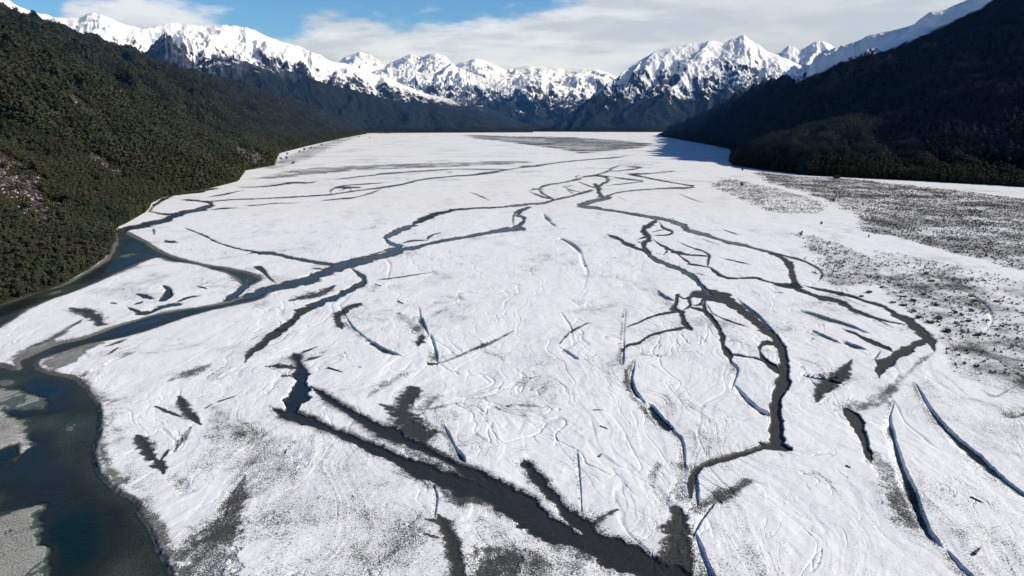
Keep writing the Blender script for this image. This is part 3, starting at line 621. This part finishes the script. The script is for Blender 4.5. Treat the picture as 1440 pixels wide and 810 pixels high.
def blob(cu, cv, a, b, rot):
    c_, s_ = math.cos(rot), math.sin(rot); du, dv = PU-cu, PV-cv
    return 1 - sm(.55, 1.15, np.hypot((du*c_+dv*s_)/a, (-du*s_+dv*c_)/b) + .35*fbm(X*.02, Y*.02, 3, 470))
patch = np.zeros_like(X)
for q in [(20,262,66,36,.7),(62,310,28,34,.9),(84,345,8,10,1.),(5,240,50,22,.5),(82,322,10,16,1.2),(128,222,42,9,.62),(165,246,24,9,.75),(108,150,42,6,.5),(150,172,22,5,.5),(172,162,7,3,0),(190,130,40,5,.35),(260,155,14,5,.2),(362,226,32,14,.5),(345,216,22,8,.4),(35,105,12,4,.4),(110,298,8,5,.8),(135,260,8,5,.5),(52,52,3,2,.5),(82,90,2.5,2.5,0),(66,132,4,3,0),(395,224,14,5,.3)]:
    patch = np.maximum(patch, blob(*q))
patch *= (T_ < 1.02) & (T_ > .002)
m_left = mountain_material('forest_floor_left', ((.014, .018, .009), (.034, .034, .018), (.040, .031, .022)))
LV = np.stack([X, Y, Z], -1)
o = link('hill', mesh_np('hill', LV.reshape(-1, 3), grid_faces(*X.shape), m_left, dict(snow=np.full(X.shape, -1.), wood=np.full(X.shape, 1.5), patch=patch)))
tag(o, 'steep forested valley side filling the left of the view', kind='structure')

right_foot = [(2300,330),(1600,268),(1440,259),(1330,253),(1200,247),(1090,238),(1045,228),(1030,218),(1028,210),(1000,204),(960,197),(932,191),(925,188)]
right_sky = [(4000,-900),(1600,-128),(1440,-48),(1385,-20),(1320,1),(1300,10),(1270,25),(1245,37),(1220,45),(1200,51),(1180,58),(1160,68),(1145,77),(1125,87),(1100,101),(1080,113),(1060,124),(1040,136),(1010,155),(985,170),(955,183),(930,187)]
RP = valley_side('hill', '', R(6.5), right_foot, right_sky, 1150, (-400, 5200), 520, 200, None, 0, 0, 0, 0, 0, 1, taper=([-400, 1560, 1830, 2050, 2400, 3800, 5200], [2600, 2400, 1100, 800, 740, 760, 600]))
RP[5][:] = np.where(RP[2] < 1750, np.minimum(RP[5], .50*(RP[4]-RP[3])+700*sm(1560, 1750, RP[2])), RP[5])
RX, RY, RZ, RDd, RT = side_surface(RP, 200, 80, .0034, 500, 1.0, 900, crest_amp=.05)
ru, rv = to_uv(RX, RY, RZ)
# snow only along the top, where it lies above the trees
sl_v = np.interp(ru, [900, 1080, 1105, 1120, 1145, 1180, 1200, 1230, 1260, 1300, 1330, 1380, 1440, 4000], [0, 100, 96, 112, 98, 80, 77, 66, 55, 40, 26, 2, -45, -900])
rs = .5 + (sl_v + 9 - rv)/16 - .25*np.clip(RDd/75, -1, 1)
m_right = mountain_material('forest_right', ((.003, .006, .006), (.008, .012, .010), (.010, .013, .010)), rock=((.02, .02, .022), (.05, .05, .05)))  # floor colours darkened as well, slope shade put into them
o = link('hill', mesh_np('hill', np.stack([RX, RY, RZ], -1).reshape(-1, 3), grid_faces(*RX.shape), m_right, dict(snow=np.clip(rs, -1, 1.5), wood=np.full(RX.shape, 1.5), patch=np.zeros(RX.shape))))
tag(o, 'dark shaded mountain side with a snowy crest filling the right', kind='structure')
# wooded knoll at its foot
kb = [ground(u, v) for u, v in [(1026,226),(1032,233),(1060,237),(1090,241),(1140,247),(1200,250),(1300,255),(1400,261),(1480,266),(1560,272)]]
kc = P3([(1032,214,1820),(1040,209,1800),(1060,202,1760),(1082,193,1720),(1145,176,1660),(1212,164,1600),(1290,184,1500),(1345,206,1400),(1405,236,1270),(1500,258,1180)])
mk = mountain_material('forest_knoll', FOREST_D)
ko, KV = loft('hill', 'low wooded knoll at the foot of the right mountain', [(float(a), float(b)) for a, b in kb], kc, 160, 70, mk, 26, .012, 900, back=350, seed=600, wood_top=900, prof=.72)
sb = [ground(u, v) for u, v in [(926,188.5),(960,196),(1000,202.5),(1040,211),(1060,214)]]
sc_ = P3([(930,187,4800),(960,181,4300),(1000,172,3900),(1040,162,3500),(1085,152,3300)])
loft('hill', 'long low spur with a pale ridge line below the right mountain', [(float(a), float(b)) for a, b in sb], sc_, 90, 40, mk, 20, .006, 900, back=400, seed=640, wood_top=900, prof=.8)

# ------------------------------------------------------------------ trees
bark = plain('bark', (.030, .026, .022), (.065, .058, .05), 3)
leaf_l = leaf_material('beech_leaves', (.019, .030, .014), (.058, .062, .033))
leaf_r = leaf_material('shaded_leaves', (.014, .020, .012), (.052, .058, .034))
def crown_mesh(name, rnd, h, r, n, size, mat, base=.22):
    """leaf clumps spread through uneven lobes"""
    lobes = []
    for i in range(rnd.randint(6, 9)):
        a = rnd.uniform(0, 6.283); t = rnd.uniform(base+.06, .93); rr = r*(1-abs(t-.52)*1.15)*rnd.uniform(.35, .75)
        lobes.append((math.cos(a)*rr, math.sin(a)*rr, t*h, r*rnd.uniform(.34, .58)))
    V = []; Fc = []
    for i in range(n):
        cx, cy, cz, lr = rnd.choice(lobes)
        d = Vector((rnd.gauss(0, 1), rnd.gauss(0, 1), rnd.gauss(0, 1))).normalized()
        p = Vector((cx, cy, cz)) + Vector((d.x, d.y, d.z*.8))*lr*rnd.uniform(.55, 1.08)
        nrm = (d + Vector((rnd.gauss(0, .3), rnd.gauss(0, .3), rnd.gauss(.3, .3)))).normalized()
        t1 = nrm.orthogonal().normalized(); t2 = nrm.cross(t1); s = size*rnd.uniform(.6, 1.35); k = len(V); an = rnd.uniform(0, 6.28)
        for q in range(4):
            b = an + q*1.5708; V.append(p + t1*math.cos(b)*s*rnd.uniform(.6, 1.1) + t2*math.sin(b)*s*.75)
        Fc.append((k, k+1, k+2, k+3))
    return mesh_np(name, np.array([tuple(v) for v in V]), np.array(Fc), mat, smooth=False)
def trunk_mesh(name, rnd, h, r):
    V = []; Fc = []
    def tube(pts, rads, m=6):
        k = len(V)
        for (p, rr) in zip(pts, rads):
            for q in range(m): V.append((p[0]+rr*math.cos(q*6.283/m), p[1]+rr*math.sin(q*6.283/m), p[2]))
        for i in range(len(pts)-1):
            for q in range(m): Fc.append((k+i*m+q, k+i*m+(q+1) % m, k+(i+1)*m+(q+1) % m, k+(i+1)*m+q))
    lx, ly = rnd.uniform(-.5, .5), rnd.uniform(-.5, .5)
    tube([(0, 0, -1.2), (lx*.2, ly*.2, h*.25), (lx*.6, ly*.6, h*.55), (lx, ly, h*.9)], [r*1.25, r, r*.7, r*.15])
    for i in range(4):
        a = rnd.uniform(0, 6.28); z = h*rnd.uniform(.28, .6); e = h*.22
        tube([(lx*.4, ly*.4, z), (lx*.4+math.cos(a)*e*.6, ly*.4+math.sin(a)*e*.6, z+e*.5), (lx*.4+math.cos(a)*e, ly*.4+math.sin(a)*e, z+e*.95)], [r*.45, r*.3, r*.08], 5)
    return mesh_np(name, np.array(V), np.array(Fc), bark)
rnd = random.Random(5)
near = [(crown_mesh('crown', rnd, h, r, 800, .36, leaf_l), trunk_mesh('trunk', rnd, h, .24)) for h, r in ((10.5, 3.4), (12, 3.6), (9, 3.1), (11, 3.2), (9.5, 3.9), (8, 2.9))]
def proto_collection(name, mat, n, size, dims):
    c = bpy.data.collections.new(name)
    for i, (h, r) in enumerate(dims):
        cm = crown_mesh('canopy', rnd, h, r, n, size, mat, base=.1); o = bpy.data.objects.new('tree_pattern', cm); c.objects.link(o)
    return c
DIM = ((9.5, 3.4), (10.5, 3.7), (8.5, 3.3), (9.5, 3.2), (9, 4.0), (8, 3.1))
pl_mid = proto_collection('patterns_mid', leaf_l, 260, .55, DIM)
pl_far = proto_collection('patterns_far', leaf_l, 80, 1.1, DIM)
leaf_shade = leaf_material('shade_toned_leaves', (.004, .009, .009), (.012, .021, .019))  # leaf colours darkened to stand in for shade on the right slope
pr_shade = proto_collection('patterns_shade', leaf_shade, 110, .95, DIM)
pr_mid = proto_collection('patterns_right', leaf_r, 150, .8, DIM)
shrub_leaf = leaf_material('scrub_twigs', (.040, .039, .034), (.125, .115, .10))
ps = proto_collection('patterns_scrub', shrub_leaf, 26, .34, ((.9, .75), (1.2, .9), (.7, .9), (1.0, 1.1)))
def scatter(name, pts, rot, scl, idx, coll, label, cat):
    me = bpy.data.meshes.new(name); pts = np.ascontiguousarray(pts, np.float32)
    me.vertices.add(len(pts)); me.vertices.foreach_set('co', pts.ravel())
    for nm, arr, ty in (('rot', rot, 'FLOAT'), ('scl', scl, 'FLOAT'), ('pick', idx, 'INT')):
        a = me.attributes.new(nm, ty, 'POINT'); a.data.foreach_set('value', np.ascontiguousarray(arr, np.int32 if ty == 'INT' else np.float32))
    o = link(name, me); tag(o, label, cat, kind='stuff')
    ng = bpy.data.node_groups.new(name+'_nodes', 'GeometryNodeTree')
    ng.interface.new_socket('Geometry', in_out='INPUT', socket_type='NodeSocketGeometry'); ng.interface.new_socket('Geometry', in_out='OUTPUT', socket_type='NodeSocketGeometry')
    N = ng.nodes; gi, go = N.new('NodeGroupInput'), N.new('NodeGroupOutput')
    ci = N.new('GeometryNodeCollectionInfo'); ci.inputs['Collection'].default_value = coll; ci.inputs['Separate Children'].default_value = True; ci.inputs['Reset Children'].default_value = True
    ip = N.new('GeometryNodeInstanceOnPoints'); ip.inputs['Pick Instance'].default_value = True
    def na(nm, ty):
        x = N.new('GeometryNodeInputNamedAttribute'); x.data_type = ty; x.inputs['Name'].default_value = nm; return x.outputs['Attribute']
    cx = N.new('ShaderNodeCombineXYZ'); lk = ng.links.new
    lk(na('rot', 'FLOAT'), cx.inputs['Z']); lk(cx.outputs[0], ip.inputs['Rotation']); lk(na('scl', 'FLOAT'), ip.inputs['Scale']); lk(na('pick', 'INT'), ip.inputs['Instance Index'])
    lk(gi.outputs[0], ip.inputs['Points']); lk(ci.outputs[0], ip.inputs['Instance']); lk(ip.outputs[0], go.inputs[0])
    md = o.modifiers.new('scatter', 'NODES'); md.node_group = ng; return o
def surface_points(V, tmax_row, spacing_fn, keep_fn, seed):
    """jittered points over a swept surface, about one per spacing^2"""
    rg = np.random.default_rng(seed); A = V[:-1, :tmax_row-1]; B = V[1:, :tmax_row-1]; C = V[:-1, 1:tmax_row]
    area = np.linalg.norm(np.cross(B-A, C-A), axis=-1); mid = (A + V[1:, 1:tmax_row])/2
    sp = spacing_fn(np.hypot(mid[..., 0], mid[..., 1])); ex = area/(sp*sp)
    cnt = np.floor(ex + rg.random(ex.shape)).astype(int); ii, jj = np.nonzero(cnt)
    ii = np.repeat(ii, cnt[ii, jj]); jj = np.repeat(jj, cnt[np.nonzero(cnt)]); a, b = rg.random(len(ii))[:, None], rg.random(len(ii))[:, None]
    p = (1-a)*(1-b)*V[ii, jj] + a*(1-b)*V[ii+1, jj] + (1-a)*b*V[ii, jj+1] + a*b*V[ii+1, jj+1]
    k = keep_fn(ii, jj, p, rg); return p[k], ii[k], jj[k]
def in_view(p, mu=90):
    u, v = to_uv(p[:, 0], p[:, 1], p[:, 2]); return (u > -mu) & (u < 1440+mu) & (v > -60) & (v < 860) & (p[:, 1] > 60)
pt, ii, jj = surface_points(LV, 200, lambda r: np.clip(3.5 + r*.0012, 3.6, 8.0), lambda i, j, p, rg: in_view(p) & ((patch[i, j] < .30+.35*rg.random(len(i))) | (rg.random(len(i)) < .06)) & (p[:, 2] > -1), 3)
dist = np.linalg.norm(pt - np.array([0, 0, H]), axis=1); order = np.argsort(dist); pt, dist = pt[order], dist[order]
u_, v_ = to_uv(pt[:, 0], pt[:, 1], pt[:, 2]); inside = np.nonzero((u_ > -5) & (v_ < 800))[0]
ind = inside[:300]; rest = np.setdiff1d(np.arange(len(pt)), ind)
GRP = 'beech trees packed along the left bank'
for i, q in enumerate(ind):
    e = bpy.data.objects.new('beech_tree', None); COL.objects.link(e); e.location = tuple(float(c) for c in pt[q]); e.rotation_euler = (0, 0, rnd.uniform(0, 6.28))
    sc1 = rnd.uniform(.75, 1.2); e.scale = (sc1*rnd.uniform(.9, 1.1), sc1*rnd.uniform(.9, 1.1), sc1); e.empty_display_size = .5
    tag(e, 'olive green beech tree crowded in the forest above the near left river bank', 'tree', GRP)
    cm, tm = near[rnd.randrange(6)]
    link('trunk', tm, e); link('crown', cm, e)
def put_scatter(name, p, d, coll, label, cat, smin=.75, smax=1.25, grow=0., k=6, seed=1):
    rg = np.random.default_rng(seed); n = len(p)
    scatter(name, p, rg.random(n)*6.283, (smin+(smax-smin)*rg.random(n))*(1+grow*d), rg.integers(0, k, n), coll, label, cat)
dr = dist[rest]; midk = dr < 1100
put_scatter('forest', pt[rest][midk], dr[midk], pl_mid, 'dense olive green beech forest on the lower left slope', 'forest', seed=2)
put_scatter('forest', pt[rest][~midk], dr[~midk], pl_far, 'dark beech forest running up the left valley side into the distance', 'forest', grow=.00014, seed=3)
rf = np.random.default_rng(41); fu = rf.uniform(470, 770, 520); fY = rf.uniform(0, 1, 520)**1.6
fx, fy, _ = at(fu, 184, np.interp(fu, [470, 520, 640, 770], [5300, 6000, 6700, 7300]) - fY*np.interp(fu, [470, 560, 770], [900, 700, 500])*np.clip(fbm(fu*.05, fu*0, 3, 8)+.5, .05, 1))
put_scatter('forest', np.stack([fx, fy, fx*0-.5], -1), np.hypot(fx, fy), pl_far, 'thin dark line of trees along the far edge of the snow flats', 'forest', grow=.00012, seed=31)
kp, _, _ = surface_points(KV, 70, lambda r: np.clip(4.6+r*.0006, 5, 6), lambda i, j, p, rg: in_view(p), 5)
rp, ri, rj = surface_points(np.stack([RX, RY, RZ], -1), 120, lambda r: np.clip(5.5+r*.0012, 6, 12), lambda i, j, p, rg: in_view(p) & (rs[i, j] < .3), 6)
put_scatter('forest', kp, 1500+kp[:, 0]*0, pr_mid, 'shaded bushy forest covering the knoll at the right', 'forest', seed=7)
put_scatter('forest', rp, np.hypot(rp[:, 0], rp[:, 1]), pr_shade, 'black green forest on the shaded right mountain side', 'forest', grow=.0001, seed=8)
print('TREES', len(pt), midk.sum(), len(kp), len(rp))

# low scrub on the flats
def flat_z(x, y):
    u, v = to_uv(x, y, 0); ci = np.clip(np.searchsorted(cols, u), 0, nc-1); rj_ = np.clip(np.searchsorted(rows, v), 0, nr-1)
    return GZ[rj_, ci], scrub[rj_, ci], carve[rj_, ci]
rg = np.random.default_rng(21)
sx, sy = rg.uniform(120, 1500, 600000), rg.uniform(260, 1500, 600000)
z_, s_, c_ = flat_z(sx, sy); cl = fbm(sx*.05, sy*.035, 3, 90)
k = (s_ > .15) & (rg.random(len(sx)) < .8*s_*(.35 + .65*sm(-.25, .5, cl + .3*(s_-.3)))) & (c_ < .3)
k &= in_view(np.stack([sx, sy, z_], -1), 60)
sx, sy, z_ = sx[k], sy[k], z_[k]; print('SCRUB', len(sx))
put_scatter('scrub', np.stack([sx, sy, z_-.05], -1), sx*0, ps, 'low brown scrub and tussock poking through snow on the right flats', 'scrub', .35, 1.0, k=4, seed=9)

# single shrubs and small trees out on the flats
def shrub_meshes(h, r, n, size, mat): return crown_mesh('foliage', rnd, h, r, n, size, mat, base=.02), trunk_mesh('stem', rnd, h*.8, .09)
dk_leaf = leaf_material('dark_shrub_leaves', (.010, .012, .008), (.034, .032, .020))
SH = [shrub_meshes(2.4, 1.5, 220, .28, dk_leaf), shrub_meshes(1.7, 1.7, 220, .26, shrub_leaf), shrub_meshes(2.0, 1.2, 180, .26, dk_leaf)]
def single(name, u, v, h, wd, label, cat, group=None, which=0):
    x, y = ground(u, v); z = flat_z(np.array([x]), np.array([y]))[0][0]
    e = bpy.data.objects.new(name, None); COL.objects.link(e); e.location = (float(x), float(y), float(z)-.05); e.empty_display_size = .3
    hh = (2.4, 1.7, 2.0)[which]; e.scale = (wd/3, wd/3, h/hh); e.rotation_euler = (0, 0, rnd.uniform(0, 6.28))
    tag(e, label, cat, group); f, st = SH[which]
    link('stem', st, e); link('foliage', f, e); return e
single('small_tree', 1043, 261, 7.5, 5.5, 'tall dark lone tree standing on the flat before the right forest edge', 'tree')
single('small_tree', 1044, 240, 7, 5, 'dark upright tree at the edge of the mountain shadow on the right', 'tree')
single('bush', 1126, 331, 4.6, 3.6, 'dark round bush standing alone on snow at the scrub corner', 'bush')
single('bush', 1172, 283, 4.5, 4, 'small dark bush by the winding snow track on the right flats', 'bush')
single('bush', 1155, 315, 3.4, 3, 'little dark bush on white snow left of the scrub edge', 'bush')
single('bush', 1222, 333.5, 2.6, 2.4, 'tiny dark bush at the lower tip of the scrub field', 'bush', which=2)
single('bush', 1177, 251, 7, 16, 'broad dark bush in front of the wooded knoll', 'bush')
for u, v in [(1256,426),(1285,438),(1292,447),(1270,418),(1343,440),(1352,444),(1366,438),(1362,452),(1310,396),(1302,386),(1330,467),(1333,465),(1376,472),(1366,417),(1372,424),(1402,425),(1308,454),(1316,430),(1284,424),(1299,415),(1250,398),(1222,412),(1240,405),(1265,402),(1345,455),(1320,448),(1270,430),(1212,417)]:
    single('shrub', u, v, rnd.uniform(1.0, 1.9), rnd.uniform(2.6, 5.0), 'low dark shrub clump on the snowy flat beside the right channel', 'shrub', 'shrub clumps beside the right channel', which=rnd.choice((0, 1, 1)))
for u, v in [(395,224),(403,223),(412,230),(421,214),(437,209),(452,204),(404,217),(470,198),(486,192),(505,193),(398,214),(428,211),(520,194)]:
    single('small_tree', u, v, rnd.uniform(5, 9), rnd.uniform(7, 11), 'dark tree at the far foot of the left forest', 'tree', 'outlying trees at the far foot of the left forest')

# driftwood
wood = plain('driftwood', (.035, .030, .026), (.10, .09, .08), 2)
def log_mesh(rnd):
    V = []; Fc = []
    def tube(pts, rads, m=7):
        k = len(V)
        for p, rr in zip(pts, rads):
            for q in range(m): V.append((p[0], p[1]+rr*math.cos(q*6.283/m), p[2]+rr*math.sin(q*6.283/m)))
        for i in range(len(pts)-1):
            for q in range(m): Fc.append((k+i*m+q, k+i*m+(q+1) % m, k+(i+1)*m+(q+1) % m, k+(i+1)*m+q))
        k2 = len(V); V.append(pts[0]); V.append(pts[-1]); e = k+(len(pts)-1)*m
        for q in range(m): Fc.append((k2, k+(q+1) % m, k+q, k2)); Fc.append((k2+1, e+q, e+(q+1) % m, k2+1))
    tube([(-.5, 0, .2), (-.2, .02, .22), (.15, -.02, .2), (.5, .03, .2)], [.30, .22, .18, .10])
    tube([(.1, 0, .25), (.22, .8, .45)], [.09, .03]); tube([(-.48, 0, .2), (-.55, .5, .55)], [.16, .05]); tube([(-.48, 0, .2), (-.56, -.45, .5)], [.16, .05])
    V2 = np.array(V); F2 = [f if len(set(f)) == 4 else (f[0], f[1], f[2], f[2]) for f in Fc]
    me = bpy.data.meshes.new('driftwood_log'); me.from_pydata([tuple(v) for v in V2], [], [tuple(dict.fromkeys(f)) for f in F2]); me.materials.append(wood); me.update(); return me
logs = [log_mesh(rnd) for _ in range(2)]
LOGS = [((462,518),(482,524),'thin dark driftwood log on snow right of the dark foreground pool'),((528,401),(536,403),'small dark tangle of driftwood on the snow below the blue channel'),((309,565),(332,557),'long thin bleached log on the snow left of the foreground channel'),((290,574),(299,568),'short stick lying near the long thin log on the left snow'),((835,578),(848,578),'short dark log on snow left of the narrow blue cut'),((505,517),(509,517),'tiny dark stump on open snow above the foreground channel'),((1090,411),(1102,412),'thin log beside the right hand gravel channel'),((560,424),(568,428),'curved dark log on the snow at centre left'),((843,642),(847,638),'dark snag on the snow near the foreground centre'),((1190,657),(1196,660),'small dark log near the end of the short gravel channel'),((1366,700),(1383,708),'broken dark branch on snow at the lower right'),((1370,781),(1379,772),'forked dark branch on the snow in the lower right corner'),((844,600),(855,604),'slim dark pole lying on snow below the frame centre'),((401,638),(404,632),'small upright stick on the snow below the dark channel')]
for i, (a, b, lab) in enumerate(LOGS):
    xa, ya = ground(*a); xb, yb = ground(*b); ln = math.hypot(xb-xa, yb-ya); x, y = (xa+xb)/2, (ya+yb)/2
    o = link('driftwood_log', logs[i % 2]); z = float(flat_z(np.array([x]), np.array([y]))[0][0])
    o.location = (float(x), float(y), z-.04); o.rotation_euler = (0, 0, math.atan2(yb-ya, xb-xa)); th = .9 if ln < 4 else 1.25
    o.scale = (ln, th, th); tag(o, lab, 'log')

# ------------------------------------------------------------------ camera, sun, sky
cam = bpy.data.objects.new('camera', bpy.data.cameras.new('camera')); COL.objects.link(cam); scene.camera = cam
cam.location = (0, 0, H); cam.rotation_euler = (math.pi/2 - P, 0, 0); cam.data.sensor_width = 36; cam.data.lens = 24; cam.data.clip_end = 120000; cam.data.clip_start = 1
sun = bpy.data.objects.new('sun', bpy.data.lights.new('sun', 'SUN')); COL.objects.link(sun)
sun.data.energy = 5.0; sun.data.angle = R(.5); sun.data.color = (1, .945, .85); sun.rotation_euler = SUN_DIR.to_track_quat('Z', 'Y').to_euler(); sun.location = (200, 0, 300)
wd = bpy.data.worlds.new('World'); scene.world = wd; k = NT(wd)
tc = k.n('ShaderNodeTexCoord').outputs['Generated']
sky = k.n('ShaderNodeTexSky', sky_type='NISHITA', sun_disc=False, sun_elevation=SUN_EL, sun_rotation=SUN_AZ, altitude=600, air_density=1.0, dust_density=.6, ozone_density=1.6).outputs[0]
sep = k.n('ShaderNodeSeparateXYZ', {0: tc}); az = k.m('ARCTAN2', sep.outputs[0], sep.outputs[1]); el = k.m('ARCSINE', sep.outputs[2])
st = k.n('ShaderNodeMapping', {'Vector': tc, 'Scale': (1, 1, 3.6)}).outputs[0]
n1 = k.noise(st, 5.5, 6, .55, dist=.3); n2 = k.noise(st, 16, 5, .6); n3 = k.noise(st, 2.6, 3, .5)
fc = k.n('ShaderNodeFloatCurve'); cv = fc.mapping.curves[0]
PTS = [(0,.10),(.30,.08),(.352,.09),(.366,.148),(.39,.152),(.406,.13),(.420,.105),(.439,.138),(.459,.122),(.479,.13),(.5,.15),(.518,.168),(.534,.185),(.565,.28),(.65,.4),(1,.3)]
cv.points[0].location = PTS[0]; cv.points[1].location = PTS[-1]
for p in PTS[1:-1]: cv.points.new(*p)
fc.mapping.update()
k.l.new(k.rng(az, -2.0, 2.0, 0, 1, smooth=False), fc.inputs['Value'])
top = fc.outputs['Value']
edge = k.m('ADD', k.m('SUBTRACT', top, el), k.m('ADD', k.m('MULTIPLY', k.m('SUBTRACT', n1, .5), .07), k.m('MULTIPLY', k.m('SUBTRACT', n2, .5), .075)))
mask = k.rng(edge, -.008, .022)
low = k.rng(el, .0, .05)
n4 = k.noise(k.n('ShaderNodeMapping', {'Vector': tc, 'Scale': (1, 1, 5)}).outputs[0], 6, 5, .5, dist=.2)
ccol = k.mix(k.rng(k.m('ADD', k.m('MULTIPLY', n4, .75), k.m('MULTIPLY', n2, .25)), .40, .58), (.56, .63, .74), (.82, .88, .98))
ccol = k.mix(k.m('MULTIPLY', k.rng(az, .1, .35), .5), ccol, (.56, .62, .70))
skys = k.n('ShaderNodeVectorMath', {0: sky}, operation='SCALE'); skys.inputs['Scale'].default_value = SKY = .095
blue0 = k.n('ShaderNodeVectorMath', {0: skys.outputs[0], 1: (.80, 1.0, 1.18)}, operation='MULTIPLY').outputs[0]
blue1 = k.mix(k.rng(el, .19, .4), (.60, .80, .94), (.30, 1.2, 2.05)); blue2 = k.n('ShaderNodeVectorMath', {0: blue0, 1: blue1}, operation='MULTIPLY').outputs[0]
bn = k.n('ShaderNodeVectorMath', {0: blue2}, operation='SCALE'); k.l.new(k.rng(el, .19, .55, 1.3, .17), bn.inputs['Scale']); blue = bn.outputs[0]
cloud_gain = k.rng(el, .19, .5, 1.0, .05)
cc = k.n('ShaderNodeVectorMath', {0: ccol}, operation='SCALE'); k.l.new(cloud_gain, cc.inputs['Scale'])
fin = k.mix(k.m('MULTIPLY', mask, .95), blue, cc.outputs[0])
bg = k.n('ShaderNodeBackground', {'Color': fin, 'Strength': 1.0}).outputs[0]
k.n('ShaderNodeOutputWorld', {'Surface': bg})

scene.render.engine = 'CYCLES'
scene.view_settings.view_transform = 'Standard'; scene.view_settings.look = 'None'; scene.view_settings.exposure = 0
scene.cycles.max_bounces = 4; scene.cycles.diffuse_bounces = 2; scene.cycles.glossy_bounces = 2; scene.cycles.transparent_max_bounces = 6
scene.cycles.use_denoising = True
scene.cycles.sample_clamp_indirect = 4

# thin blue air between the far mountains
hz = bpy.data.materials.new('valley_haze'); k = NT(hz)
vs = k.n('ShaderNodeVolumeScatter', {'Color': (.12, .38, 1.0, 1), 'Density': 2.5e-5, 'Anisotropy': 0.0}).outputs[0]
k.n('ShaderNodeOutputMaterial', {'Volume': vs})
x0, x1, y0, y1, z0, z1 = -6500, 6500, 700, 17000, 55, 1750
hv = [(x, y, z) for z in (z0, z1) for y in (y0, y1) for x in (x0, x1)]
o = link('haze', mesh_np('haze', np.array(hv, float), np.array([(0, 2, 3, 1), (4, 5, 7, 6), (0, 1, 5, 4), (2, 6, 7, 3), (0, 4, 6, 2), (1, 3, 7, 5)]), hz, smooth=False))
tag(o, 'thin blue haze lying before the distant mountains', kind='structure')
scene.cycles.volume_bounces = 0
